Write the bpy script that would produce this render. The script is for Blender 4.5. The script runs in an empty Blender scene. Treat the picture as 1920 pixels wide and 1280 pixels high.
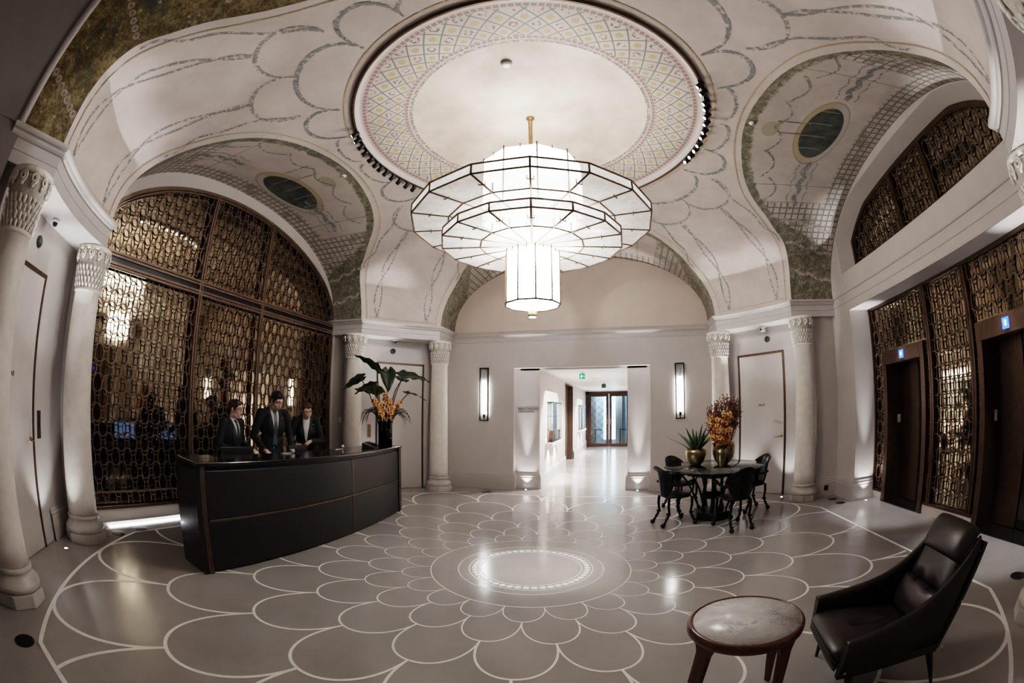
import bpy, bmesh, math, random
from math import sin, cos, pi, radians, sqrt, atan2, log, exp
from mathutils import Vector, Matrix, Euler
from mathutils.bvhtree import BVHTree
random.seed(7)
SC = bpy.context.scene
COL = SC.collection
V = Vector

# ------------------------------------------------------------------ helpers
class MB:
    """collects shapes for ONE mesh object"""
    def __init__(s):
        s.v = []; s.f = []; s.mi = []; s.sm = []; s.uv = {}
    def add(s, vs, fs, mi=0, smooth=False, M=None):
        b = len(s.v)
        for p in vs:
            p = V(p)
            s.v.append(M @ p if M is not None else p)
        for f in fs:
            s.f.append([b + i for i in f]); s.mi.append(mi); s.sm.append(smooth)
        return b
    def box(s, x0, x1, y0, y1, z0, z1, mi=0, M=None):
        vs = [(x, y, z) for z in (z0, z1) for y in (y0, y1) for x in (x0, x1)]
        fs = [(0, 2, 3, 1), (4, 5, 7, 6), (0, 1, 5, 4), (2, 6, 7, 3), (0, 4, 6, 2), (1, 3, 7, 5)]
        s.add(vs, fs, mi, False, M)
    def loft(s, rings, cap=True, closed=True, mi=0, smooth=True, M=None, loop=False):
        n = len(rings[0]); vs = [p for r in rings for p in r]; fs = []
        R = len(rings)
        for i in range(R if loop else R - 1):
            i2 = (i + 1) % R
            for j in range(n if closed else n - 1):
                j2 = (j + 1) % n
                fs.append((i * n + j, i * n + j2, i2 * n + j2, i2 * n + j))
        b = s.add(vs, fs, mi, smooth, M)
        if cap and closed and not loop:
            s.f.append([b + j for j in reversed(range(n))]); s.mi.append(mi); s.sm.append(False)
            s.f.append([b + (R - 1) * n + j for j in range(n)]); s.mi.append(mi); s.sm.append(False)
    def tube(s, pts, r, n=8, mi=0, M=None, cap=True, smooth=True, flat=1.0):
        pts = [V(p) for p in pts]
        rs = r if isinstance(r, (list, tuple)) else [r] * len(pts)
        rings = []; up = None
        for i, p in enumerate(pts):
            a = pts[max(i - 1, 0)]; c = pts[min(i + 1, len(pts) - 1)]
            t = (c - a)
            t = t.normalized() if t.length > 1e-9 else V((0, 0, 1))
            if up is None:
                up = V((0, 0, 1)) if abs(t.z) < .9 else V((1, 0, 0))
            u = (up - t * up.dot(t))
            u = u.normalized() if u.length > 1e-6 else t.orthogonal().normalized()
            up = u; w = t.cross(u)
            rings.append([p + (u * cos(2 * pi * k / n) * flat + w * sin(2 * pi * k / n)) * rs[i] for k in range(n)])
        s.loft(rings, cap, True, mi, smooth, M)
    def lathe(s, prof, n=24, mi=0, M=None, cap=True, smooth=True, ph=0.0):
        rings = [[(r * cos(2 * pi * k / n + ph), r * sin(2 * pi * k / n + ph), z) for k in range(n)] for r, z in prof]
        s.loft(rings, cap, True, mi, smooth, M)
    def prism(s, poly, z0, z1, mi=0, M=None):
        n = len(poly)
        vs = [(x, y, z0) for x, y in poly] + [(x, y, z1) for x, y in poly]
        fs = [tuple(range(n - 1, -1, -1)), tuple(range(n, 2 * n))] + [(i, (i + 1) % n, n + (i + 1) % n, n + i) for i in range(n)]
        s.add(vs, fs, mi, False, M)
    def ell(s, c, r, mi=0, M=None, nu=16, nv=10, R=None):
        vs = []; fs = []
        L = Matrix.Translation(V(c)) @ (R.to_4x4() if R is not None else Matrix())
        for i in range(nv + 1):
            t = pi * i / nv
            for k in range(nu):
                a = 2 * pi * k / nu
                vs.append(L @ V((r[0] * sin(t) * cos(a), r[1] * sin(t) * sin(a), r[2] * cos(t))))
        for i in range(nv):
            for k in range(nu):
                k2 = (k + 1) % nu
                fs.append((i * nu + k, (i + 1) * nu + k, (i + 1) * nu + k2, i * nu + k2))
        s.add(vs, fs, mi, True, M)
    def cap(s, p0, r0, p1, r1, mi=0, M=None, n=12):
        p0 = V(p0); p1 = V(p1); d = (p1 - p0)
        pts = []; rs = []
        dn = d.normalized() if d.length > 1e-6 else V((0, 0, 1))
        for k in range(4):
            a = pi / 2 * (1 - k / 4)
            pts.append(p0 - dn * r0 * sin(a)); rs.append(max(r0 * cos(a), r0 * .05))
        for k in range(5):
            a = pi / 2 * k / 4
            pts.append(p1 + dn * r1 * sin(a)); rs.append(max(r1 * cos(a), r1 * .05))
        s.tube(pts, rs, n, mi, M)
    def build(s, name, mats, parent=None, loc=None, bevel=0, seg=2, mods=(), merge=False):
        me = bpy.data.meshes.new(name)
        me.from_pydata([tuple(p) for p in s.v], [], s.f)
        if not isinstance(mats, (list, tuple)): mats = [mats]
        for m in mats: me.materials.append(m)
        for p, mi, sm in zip(me.polygons, s.mi, s.sm):
            p.material_index = mi; p.use_smooth = sm
        bm = bmesh.new(); bm.from_mesh(me)
        bmesh.ops.remove_doubles(bm, verts=bm.verts, dist=1e-5) if merge else None
        bmesh.ops.recalc_face_normals(bm, faces=bm.faces)
        bm.to_mesh(me); bm.free()
        o = bpy.data.objects.new(name, me); COL.objects.link(o)
        if parent is not None: o.parent = parent
        if loc is not None: o.location = loc
        if bevel:
            b = o.modifiers.new('bevel', 'BEVEL'); b.width = bevel; b.segments = seg; b.limit_method = 'ANGLE'; b.angle_limit = radians(40)
            b.harden_normals = False
        return o

def tag(o, label=None, cat=None, group=None, kind=None):
    if label: o['label'] = label
    if cat: o['category'] = cat
    if group: o['group'] = group
    if kind: o['kind'] = kind
    return o
def empty(name, loc=(0, 0, 0), rz=0.0, label=None, cat=None, group=None, kind=None):
    o = bpy.data.objects.new(name, None); COL.objects.link(o)
    o.location = loc; o.rotation_euler = (0, 0, rz); o.empty_display_size = .1
    return tag(o, label, cat, group, kind)
def struct(o): o['kind'] = 'structure'; return o
def dup(root, loc, rz, label=None):
    r = root.copy(); COL.objects.link(r); r.location = loc; r.rotation_euler = (0, 0, rz)
    if label: r['label'] = label
    for ch in list(root.children):
        c = ch.copy(); COL.objects.link(c); c.parent = r
        for g in list(ch.children):
            d = g.copy(); COL.objects.link(d); d.parent = c
    return r
def RZ(a): return Matrix.Rotation(a, 4, 'Z')
def T(x, y, z): return Matrix.Translation((x, y, z))
def lerp(a, b, t): return a + (b - a) * t
def interp(x, xs, ys):
    if x <= xs[0]: return ys[0]
    for i in range(len(xs) - 1):
        if x <= xs[i + 1]:
            return lerp(ys[i], ys[i + 1], (x - xs[i]) / (xs[i + 1] - xs[i]))
    return ys[-1]
def catmull(P, n):
    out = []
    P = [V(p) for p in P]
    for i in range(len(P) - 1):
        p0 = P[max(i - 1, 0)]; p1 = P[i]; p2 = P[i + 1]; p3 = P[min(i + 2, len(P) - 1)]
        for k in range(n):
            t = k / n
            out.append(.5 * ((2 * p1) + (p2 - p0) * t + (2 * p0 - 5 * p1 + 4 * p2 - p3) * t * t + (3 * p1 - p0 - 3 * p2 + p3) * t ** 3))
    out.append(P[-1]); return out

def text_mesh(name, body, size, mat, ext=.001, cx='LEFT', line=1.0):
    cu = bpy.data.curves.new('lettering', 'FONT'); cu.body = body; cu.size = size; cu.extrude = ext; cu.offset = size * .012; cu.align_x = cx; cu.align_y = 'CENTER'; cu.space_line = line
    t = bpy.data.objects.new('lettering', cu); COL.objects.link(t)
    dg = bpy.context.evaluated_depsgraph_get(); me = bpy.data.meshes.new_from_object(t.evaluated_get(dg))
    bpy.data.objects.remove(t); bpy.data.curves.remove(cu)
    me.materials.clear(); me.materials.append(mat); me.name = name
    o = bpy.data.objects.new(name, me); COL.objects.link(o); return o
def text_obj(name, body, size, mat, parent, loc, rot, ext=.001, cx='LEFT', line=1.0):
    o = text_mesh(name, body, size, mat, ext, cx, line); o.location = loc; o.rotation_euler = rot
    if parent is not None: o.parent = parent
    return o

# ------------------------------------------------------------------ node materials
class G:
    def __init__(s, name):
        s.m = bpy.data.materials.new(name); s.m.use_nodes = True
        s.t = s.m.node_tree; s.t.nodes.clear()
        s.out = s.t.nodes.new('ShaderNodeOutputMaterial')
    def node(s, ty, **k):
        n = s.t.nodes.new(ty)
        for a, b in k.items(): setattr(n, a, b)
        return n
    def put(s, sock, val):
        if val is None: return
        if hasattr(val, 'links') or isinstance(val, bpy.types.NodeSocket): s.t.links.new(val, sock)
        else:
            if sock.type == 'RGBA' and len(val) == 3: val = (*val, 1)
            sock.default_value = val
    def ma(s, op, a, b=None, c=None, clamp=False):
        n = s.node('ShaderNodeMath', operation=op, use_clamp=clamp)
        for i, x in enumerate((a, b, c)): s.put(n.inputs[i], x)
        return n.outputs[0]
    def mix(s, f, a, b):
        n = s.node('ShaderNodeMix', data_type='RGBA')
        s.put(n.inputs[0], f); s.put(n.inputs[6], a); s.put(n.inputs[7], b)
        return n.outputs[2]
    def pos(s, which='Object'):
        return s.node('ShaderNodeTexCoord').outputs[which]
    def sep(s, v):
        n = s.node('ShaderNodeSeparateXYZ'); s.put(n.inputs[0], v); return n.outputs
    def noise(s, scale, detail=3, rough=.5, vec=None, dist=0):
        n = s.node('ShaderNodeTexNoise'); s.put(n.inputs['Scale'], scale); s.put(n.inputs['Detail'], detail); s.put(n.inputs['Roughness'], rough)
        s.put(n.inputs['Distortion'], dist)
        s.put(n.inputs['Vector'], vec if vec is not None else s.pos())
        return n.outputs[0]
    def voro(s, scale, vec=None, feat='F1'):
        n = s.node('ShaderNodeTexVoronoi', feature=feat); s.put(n.inputs['Scale'], scale)
        s.put(n.inputs['Vector'], vec if vec is not None else s.pos()); return n.outputs['Distance']
    def ramp(s, f, stops):
        n = s.node('ShaderNodeValToRGB'); s.put(n.inputs[0], f)
        cr = n.color_ramp
        while len(cr.elements) < len(stops): cr.elements.new(.5)
        for e, (p, c) in zip(cr.elements, stops): e.position = p; e.color = (*c, 1)
        return n.outputs[0]
    def sm(s, x, a, b):
        n = s.node('ShaderNodeMapRange', interpolation_type='SMOOTHSTEP'); s.put(n.inputs[0], x); n.inputs[1].default_value = a; n.inputs[2].default_value = b
        return n.outputs[0]
    def pb(s, col, rough=.5, metal=0, bump=None, bs=.1, bd=.01, **k):
        n = s.node('ShaderNodeBsdfPrincipled')
        s.put(n.inputs['Base Color'], col); s.put(n.inputs['Roughness'], rough); s.put(n.inputs['Metallic'], metal)
        for a, b in k.items(): s.put(n.inputs[a.replace('_', ' ')], b)
        if bump is not None:
            bn = s.node('ShaderNodeBump'); s.put(bn.inputs['Height'], bump); bn.inputs['Strength'].default_value = bs; bn.inputs['Distance'].default_value = bd
            s.t.links.new(bn.outputs[0], n.inputs['Normal'])
        return n.outputs[0]
    def done(s, sh):
        s.t.links.new(sh, s.out.inputs[0]); return s.m
def sh_mix(g, f, a, b):
    n = g.node('ShaderNodeMixShader'); g.put(n.inputs[0], f); g.t.links.new(a, n.inputs[1]); g.t.links.new(b, n.inputs[2]); return n.outputs[0]
def pm(name, col, rough=.5, metal=0, var=.12, scale=12, bump=0, bscale=60, bd=.002, **k):
    g = G(name)
    f = g.noise(scale, 4, .6)
    d = tuple(max(0, c * (1 - var)) for c in col); l = tuple(min(1, c * (1 + var)) for c in col)
    c = g.mix(g.sm(f, .3, .7), d, l)
    b = g.noise(bscale, 3) if bump else None
    return g.done(g.pb(c, rough, metal, b, bump, bd, **k))
def emat(name, col, st):
    g = G(name); n = g.node('ShaderNodeEmission'); g.put(n.inputs[0], col)
    f = g.noise(3, 2); g.put(n.inputs[1], g.ma('MULTIPLY', st, g.ma('ADD', .9, g.ma('MULTIPLY', f, .2))))
    return g.done(n.outputs[0])

MWALL = pm('wall_paint', (.58, .53, .505), .55, var=.03, scale=3, bump=.05, bscale=220)
MWALL2 = pm('wall_paint_grey', (.52, .48, .46), .5, var=.03, scale=3, bump=.05, bscale=220)
MLUN = pm('lunette_paint', (.64, .53, .46), .6, var=.04, scale=2)
MTRIM = pm('trim_paint', (.52, .475, .455), .38, var=.03, scale=4)
MDARKWALL = pm('dark_grey_paint', (.24, .215, .205), .6, var=.06, scale=2)
MDOOR = pm('door_paint', (.57, .52, .49), .45, var=.02, scale=3)
MSTONE = pm('column_stone', (.80, .735, .675), .5, var=.05, scale=9, bump=.15, bscale=40)
MSTONE2 = pm('column_base_stone', (.50, .46, .43), .42, var=.07, scale=9)
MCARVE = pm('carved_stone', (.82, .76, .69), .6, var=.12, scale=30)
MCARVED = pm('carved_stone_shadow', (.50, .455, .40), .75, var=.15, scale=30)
MBRONZE = pm('dark_bronze', (.105, .066, .048), .38, .7, var=.15)
MLATT = pm('lattice_bronze', (.165, .108, .08), .45, .35, var=.15)
MDULL = pm('dull_brass', (.21, .155, .105), .42, .8)
MFRAME = pm('bronze_brass_frame', (.19, .13, .085), .4, .6)
MBRASS = pm('aged_brass', (.42, .29, .15), .35, .9, var=.15)
MGOLD = pm('brushed_gold', (.44, .345, .205), .3, .95, var=.3, scale=5, bump=.2, bscale=30)
MBLACK = pm('black_metal', (.012, .012, .014), .4, .3)
MBLK = pm('black_plastic', (.015, .015, .017), .35)
MPATINA = pm('dark_patinated_bronze', (.022, .022, .022), .36, .75, var=.4, scale=20, bump=.3, bscale=50)
MLACQ = pm('black_lacquer', (.012, .011, .011), .22, var=.2, Coat_Weight=.4)
MLEATH = pm('black_leather_panel', (.014, .013, .014), .42, bump=.25, bscale=300, bd=.001)
MBROWNLEA = pm('dark_brown_leather', (.030, .021, .019), .36, var=.2, bump=.3, bscale=260, bd=.001)
MBROWNWOOD = pm('brown_wood_panel', (.075, .046, .033), .4, var=.15)
MMAHOG = pm('mahogany', (.115, .04, .022), .3, var=.25, scale=(18), Coat_Weight=.2)
MWHITE = pm('white_paint', (.8, .78, .75), .4, var=.02)
MGREYTXT = pm('grey_lettering', (.055, .05, .047), .5)

def mk_floor():
    g = G('resin_floor')
    f = g.noise(1.2, 5, .6); f2 = g.noise(40, 3, .6)
    c = g.mix(g.sm(f, .3, .72), (.285, .261, .25), (.36, .332, .32))
    c = g.mix(g.ma('MULTIPLY', f2, .25), c, (.38, .35, .335))
    r = g.ma('ADD', .09, g.ma('MULTIPLY', g.noise(5, 4, .6), .12))
    return g.done(g.pb(c, r, 0, f2, .02, .001))
MFLOOR = mk_floor()
MINLAY = pm('pale_inlay', (.88, .85, .81), .3, var=.05)
MINLAYW = pm('white_inlay_disc', (.97, .96, .94), .35, var=.03)

def mk_dome():
    g = G('dome_plaster')
    f = g.noise(2.2, 5, .65)
    c = g.mix(g.sm(f, .25, .75), (.50, .425, .385), (.60, .52, .475))
    return g.done(g.pb(c, .6, 0, g.noise(90, 3), .04, .002))
MDOME = mk_dome()
def mk_speckle(name, col, th=.46, scale=26, col2=None):
    g = G(name)
    n = g.noise(scale, 3, .7); k = g.sm(n, th, th + .08)
    c = g.mix(g.noise(9, 2), col, col2 or tuple(x * 1.5 for x in col))
    p = g.pb(c, .65)
    tr = g.node('ShaderNodeBsdfTransparent').outputs[0]
    return g.done(sh_mix(g, k, tr, p))
MGARL = mk_speckle('painted_garland', (.21, .205, .19), .46)
MGARLD = mk_speckle('painted_garland_dense', (.18, .195, .19), .44, 24)
MTAN = mk_speckle('painted_tan_line', (.46, .345, .22), .36, 14, (.50, .40, .29))
MPALE = mk_speckle('painted_pale_chain', (.42, .36, .31), .42, 24, (.5, .44, .38))
MCHAIN = pm('painted_pink_chain', (.36, .29, .235), .65, var=.25, scale=30)
MCHAIND = pm('painted_chain_center', (.20, .14, .11), .65, var=.25, scale=30)

def mk_barrel(name, axis, wallpos, oval=None, ivy_all=False, tone=1.0):
    """painted vault: ivy flanks, trellis, garland field and an oval opening, all by place on the vault"""
    g = G(name)
    P = g.pos(); S = g.sep(P)
    lon = g.ma('ABSOLUTE', S[0] if axis == 'x' else S[1]); lat = S[1] if axis == 'x' else S[0]; z = S[2]
    U = g.sep(g.node('ShaderNodeUVMap').outputs[0]); ue, va = U[0], g.ma('ABSOLUTE', U[1])
    n1 = g.noise(3.2, 5, .7); n2 = g.noise(8, 5, .75, dist=.8); n3 = g.noise(24, 4, .75, dist=1.5)
    dk = (.045, .034, .016); md = (.155, .112, .046); lt = (.40, .32, .18)
    if not ivy_all: dk = (.085, .08, .058); md = (.19, .172, .122); lt = (.46, .41, .335)
    ivy = g.ramp(g.ma('ADD', g.ma('MULTIPLY', n2, .55), g.ma('MULTIPLY', n3, .45)), [(.38, dk), (.49, md), (.57, tuple((m_ + l_) / 2 for m_, l_ in zip(md, lt))), (.66, lt)])
    ivy = g.mix(g.sm(n1, .5, .75), ivy, (.06, .065, .058) if ivy_all else (.17, .175, .16))
    ivy = g.mix(g.sm(g.voro(9), .16, .08), ivy, (.40 * tone, .34 * tone, .25 * tone)) if ivy_all else ivy
    if ivy_all:
        return g.done(g.pb(ivy, .65))
    cream = g.mix(g.sm(g.noise(2.5, 5, .6), .3, .7), (.48, .41, .365), (.57, .49, .44))
    wd = g.ma('SUBTRACT', wallpos, lon)          # distance to the wall
    # trellis grid
    pit = .115
    def lines(c, w):
        fr = g.ma('FRACT', g.ma('DIVIDE', c, pit)); return g.sm(g.ma('ABSOLUTE', g.ma('SUBTRACT', fr, .5)), .5 - w - .05, .5 - w)
    grid = g.ma('MAXIMUM', lines(lon, .09), lines(U[1], .09))
    leaf = g.sm(g.ma('ADD', g.ma('MULTIPLY', n1, .6), g.ma('MULTIPLY', n2, .4)), .52, .56)
    grid = g.ma('MAXIMUM', grid, g.ma('MULTIPLY', leaf, .75))
    band = g.ma('MAXIMUM', g.sm(g.ma('ADD', wd, g.ma('MULTIPLY', n2, .08)), .46, .40), g.sm(g.ma('ADD', va, g.ma('MULTIPLY', n2, .08)), 1.62, 1.68))
    c = g.mix(g.ma('MULTIPLY', g.ma('MULTIPLY', grid, band), .85), cream, (.135, .138, .115))
    # thin painted panel lines
    pl = g.sm(g.ma('ABSOLUTE', g.ma('SUBTRACT', va, 1.25)), .016, .008)
    c = g.mix(g.ma('MULTIPLY', pl, .6), c, (.22, .22, .19))
    im = g.ma('MAXIMUM', g.sm(g.ma('ADD', g.ma('SUBTRACT', va, g.ma('MULTIPLY', ue, .9)), g.ma('MULTIPLY', n2, .2)), 1.86, 1.92),
              g.sm(g.ma('ADD', ue, g.ma('MULTIPLY', n2, .2)), .27, .21))
    im = g.ma('MAXIMUM', im, g.sm(va, 2.72, 2.78))
    c = g.mix(im, c, ivy)
    if oval:
        ox, oy, ra, rb = oval
        dx = g.ma('DIVIDE', g.ma('SUBTRACT', lon, ox), ra); dy = g.ma('DIVIDE', g.ma('SUBTRACT', lat, oy), rb)
        d = g.ma('SQRT', g.ma('ADD', g.ma('MULTIPLY', dx, dx), g.ma('MULTIPLY', dy, dy)))
        c = g.mix(g.sm(d, 1.30, 1.26), c, (.30, .28, .24))
        c = g.mix(g.sm(d, 1.25, 1.21), c, g.mix(g.sm(dx, -.3, .6), (.44, .355, .22), (.48, .43, .37)))
        sky = g.mix(g.sm(n1, .35, .65), (.035, .045, .052), (.10, .105, .085))
        st = g.sm(g.ma('ABSOLUTE', g.ma('SUBTRACT', g.ma('FRACT', g.ma('MULTIPLY', lat, 3.6)), .5)), .045, .02)
        sky = g.mix(g.ma('MULTIPLY', st, g.sm(g.ma('SUBTRACT', lon, ox), .12, .1)), sky, (.26, .24, .17))
        c = g.mix(g.sm(d, 1.03, .99), c, sky)
        # small yellow urn on the room side of the oval
        ux = g.ma('DIVIDE', g.ma('SUBTRACT', lon, ox - .72), .13); uy = g.ma('DIVIDE', g.ma('SUBTRACT', lat, oy), .17)
        du = g.ma('SQRT', g.ma('ADD', g.ma('MULTIPLY', ux, ux), g.ma('MULTIPLY', uy, uy)))
        c = g.mix(g.ma('MULTIPLY', g.sm(du, 1.0, .9), .7), c, (.36, .31, .20))
    return g.done(g.pb(c, .62))

def mk_oculus():
    g = G('painted_oculus_band')
    S = g.sep(g.pos()); r = g.ma('SQRT', g.ma('ADD', g.ma('MULTIPLY', S[0], S[0]), g.ma('MULTIPLY', S[1], S[1])))
    a = g.ma('ARCTAN2', S[1], S[0])
    A = g.ma('MULTIPLY', a, 100 / (2 * pi)); Rr = g.ma('DIVIDE', g.ma('LOGARITHM', r, 2.718281828), .06283)
    u = g.ma('ADD', A, Rr); v = g.ma('SUBTRACT', A, Rr)
    u = g.ma('MULTIPLY', u, .5); v = g.ma('MULTIPLY', v, .5)
    fu = g.ma('ABSOLUTE', g.ma('SUBTRACT', g.ma('FRACT', u), .5)); fv = g.ma('ABSOLUTE', g.ma('SUBTRACT', g.ma('FRACT', v), .5))
    line = g.sm(g.ma('MAXIMUM', fu, fv), .435, .47)
    cream = g.mix(g.sm(g.noise(3, 4), .3, .7), (.45, .375, .325), (.53, .455, .40))
    chk = g.ma('ABSOLUTE', g.ma('MODULO', g.ma('ADD', g.ma('FLOOR', u), g.ma('FLOOR', v)), 2))
    dc = g.ma('SQRT', g.ma('ADD', g.ma('MULTIPLY', fu, fu), g.ma('MULTIPLY', fv, fv)))
    blob = g.ma('MULTIPLY', g.sm(g.ma('ADD', dc, g.ma('MULTIPLY', g.noise(30, 2), .12)), .34, .28), chk)
    c = g.mix(blob, cream, (.40, .315, .175))
    nn = g.noise(34, 2, .6)
    mot = g.ma('MULTIPLY', g.ma('MULTIPLY', g.ma('MULTIPLY', g.sm(dc, .12, .17), g.sm(dc, .33, .27)), g.sm(nn, .49, .53)), g.ma('SUBTRACT', 1, chk))
    c = g.mix(g.ma('MULTIPLY', mot, .95), c, (.13, .105, .12))
    c = g.mix(line, c, (.145, .155, .14))
    def ringd(rc, w, col, dots, src):
        k = g.sm(g.ma('ABSOLUTE', g.ma('SUBTRACT', r, rc)), w, w * .7)
        if dots:
            fr = g.ma('ABSOLUTE', g.ma('SUBTRACT', g.ma('FRACT', g.ma('MULTIPLY', a, dots / (2 * pi))), .5)); k = g.ma('MULTIPLY', k, g.sm(fr, .44, .36))
        return g.mix(k, src, col)
    c = g.mix(g.sm(r, 1.895, 1.905), c, cream); c = g.mix(g.sm(r, 1.475, 1.465), c, cream)
    c = ringd(1.93, .026, (.26, .165, .16), 190, c)
    c = ringd(1.45, .022, (.26, .165, .16), 150, c)
    lv = g.ma('MULTIPLY', g.sm(g.ma('ABSOLUTE', g.ma('SUBTRACT', r, 1.39)), .028, .018), g.sm(nn, .44, .5))
    c = g.mix(lv, c, (.19, .18, .16))
    return g.done(g.pb(c, .6))
MOCUL = mk_oculus()
def mk_disc():
    g = G('clouded_oculus_plaster')
    n = g.noise(1.1, 4, .55)
    c = g.mix(g.sm(n, .38, .66), (.40, .325, .27), (.60, .52, .45))
    return g.done(g.pb(c, .6))
MDISC = mk_disc()
def mk_mirror():
    g = G('antique_bronze_mirror')
    n = g.noise(1.5, 4, .6)
    c = g.mix(g.sm(n, .3, .7), (.42, .345, .245), (.50, .42, .31))
    return g.done(g.pb(c, .05, 1.0, g.noise(1.2, 2), .02, .01))
MMIRR = mk_mirror()
def mk_frost():
    g = G('frosted_ribbed_glass')
    n = g.noise(26, 4, .7); w = g.noise(4, 3, .6)
    c = g.mix(g.sm(n, .3, .7), (.62, .62, .61), (.80, .80, .79))
    di = g.node('ShaderNodeBsdfDiffuse'); g.put(di.inputs[0], c)
    tl = g.node('ShaderNodeBsdfTranslucent'); g.put(tl.inputs[0], c)
    a = sh_mix(g, .62, di.outputs[0], tl.outputs[0])
    gl = g.node('ShaderNodeBsdfGlossy'); gl.inputs['Roughness'].default_value = .25
    a = sh_mix(g, .08, a, gl.outputs[0])
    tr = g.node('ShaderNodeBsdfTransparent')
    k = g.ma('ADD', .30, g.ma('MULTIPLY', g.sm(w, .4, .7), .16))
    return g.done(sh_mix(g, k, a, tr.outputs[0]))
MFROST = mk_frost()
def mk_glass(name, tint, k=.75, rough=.02):
    g = G(name)
    tr = g.node('ShaderNodeBsdfTransparent'); g.put(tr.inputs[0], tint)
    gl = g.node('ShaderNodeBsdfGlossy'); gl.inputs['Roughness'].default_value = rough
    fr = g.node('ShaderNodeFresnel'); fr.inputs[0].default_value = 1.5
    f = g.ma('ADD', g.ma('MULTIPLY', fr.outputs[0], .9), g.ma('MULTIPLY', g.noise(2, 1), .02), clamp=True)
    return g.done(sh_mix(g, f, tr.outputs[0], gl.outputs[0]))
MGLASS = mk_glass('clear_glass', (.93, .96, .95, 1))
MSMOKE = mk_glass('smoked_glass', (.16, .13, .10, 1))
MTABLEG = mk_glass('grey_table_glass', (.55, .60, .58, 1))
def mk_marble():
    g = G('white_marble')
    n = g.noise(6, 6, .65, dist=1.2); v = g.sm(g.ma('ABSOLUTE', g.ma('SUBTRACT', n, .5)), .035, 0)
    c = g.mix(g.sm(g.noise(9, 5, .6), .35, .7), (.60, .585, .57), (.74, .725, .71))
    c = g.mix(g.ma('MULTIPLY', v, g.sm(g.noise(4, 2), .45, .7)), c, (.22, .22, .225))
    return g.done(g.pb(c, .25))
MMARBLE = mk_marble()
LAMP = 1.0
MDRUM = emat('glowing_opal_glass', (1, .965, .92, 1), 15.0)
MDRUMU = emat('glowing_opal_glass_dim', (1, .955, .90, 1), 8.0)
MTUBE = emat('glowing_sconce_tube', (1, .98, .95, 1), 22.0)
MSPOTL = emat('spot_lens_glow', (.95, .97, 1, 1), 14.0)
MUPL = emat('floor_uplight_glow', (.95, .97, 1, 1), 16.0)
MLED = emat('led_strip_glow', (.93, .93, 1, 1), 7.0)
MBLUE = emat('blue_display_glow', (.03, .09, 1, 1), 3.2)
MBLUEW = emat('display_digit_glow', (.6, .8, 1, 1), 4)
MGREEN = emat('green_sign_glow', (.0, .30, .12, 1), .9)
MGWHITE = emat('sign_pictogram_glow', (.9, 1, .95, 1), 2.0)
MNICHE = emat('niche_light_glow', (1, .97, .93, 1), 5.0)
MDAY = emat('daylight_glow', (.45, .75, 1, 1), 5.0)
MSCREEN = emat('monitor_glow', (.25, .45, 1, 1), .3)

# ------------------------------------------------------------------ room constants (metres)
BW, BH, BP, ZS = 2.62, 1.50, 2.2, 3.22        # painted barrel vaults: half width, rise, exponent, spring
XN, XE, XW, YS = 4.52, 4.60, 4.45, 4.25       # where each vault meets its wall
R_ENT = 4.56
PR = [(4.585, 3.22), (4.575, 3.45), (4.53, 3.68), (4.42, 3.90), (4.25, 4.08), (4.0, 4.22), (3.7, 4.36), (3.3, 4.50), (2.9, 4.63), (2.6, 4.71), (2.3, 4.745), (2.05, 4.755)]
_c = catmull([(r, 0, z) for r, z in PR], 12)
PRr = [p.x for p in _c]; PRz = [p.z for p in _c]
def dome_z(r): return interp(-r, [-x for x in PRr], PRz)
def dome_r(z): return interp(z, PRz, PRr)
def zb(l): return ZS + BH * max(0.0, 1 - (abs(l) / BW) ** BP) ** (1 / BP)
def barrel_pt(ph):
    c, s = cos(ph), sin(ph)
    return BW * math.copysign(abs(c) ** (2 / BP), c), ZS + BH * abs(s) ** (2 / BP)
NPH = 72
PHS = [pi * i / NPH for i in range(NPH + 1)]
AX = {'east': 0.0, 'north': pi / 2, 'west': pi, 'south': 3 * pi / 2}
def edge(ph):
    """point of the dome / vault crease in the vault's own frame (x along the vault, l across, z)"""
    l, z = barrel_pt(ph); r = dome_r(min(z, PRz[-1] - .001)); r = max(r, abs(l) + 1e-3)
    return sqrt(max(r * r - l * l, 1e-6)), l, z

# ---- ceiling: the dome with its four openings
mb = MB()
def dome_col(th, z0, n=26):
    r0 = dome_r(z0); out = []
    for k in range(n + 1):
        t = k / n
        # walk along the profile by parameter index for even spacing
        i0 = interp(z0, PRz, list(range(len(PRz)))); i = lerp(i0, len(PRz) - 1, t)
        a = int(min(i, len(PRz) - 2)); f = i - a
        r = lerp(PRr[a], PRr[a + 1], f); z = lerp(PRz[a], PRz[a + 1], f)
        out.append((r * cos(th), r * sin(th), z))
    return out
TH0 = atan2(edge(0)[1], edge(0)[0])
for nm, ax in AX.items():
    cols = []
    for ph in PHS:
        x, l, z = edge(ph); cols.append(dome_col(ax + atan2(l, x), z))
    for k in range(21):
        th = ax - TH0 - (pi / 2 - 2 * TH0) * k / 20
        cols.append(dome_col(th, ZS))
    mb.loft(cols, cap=False, closed=False, smooth=True)
ceiling = struct(mb.build('ceiling', MDOME, merge=True))

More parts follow.
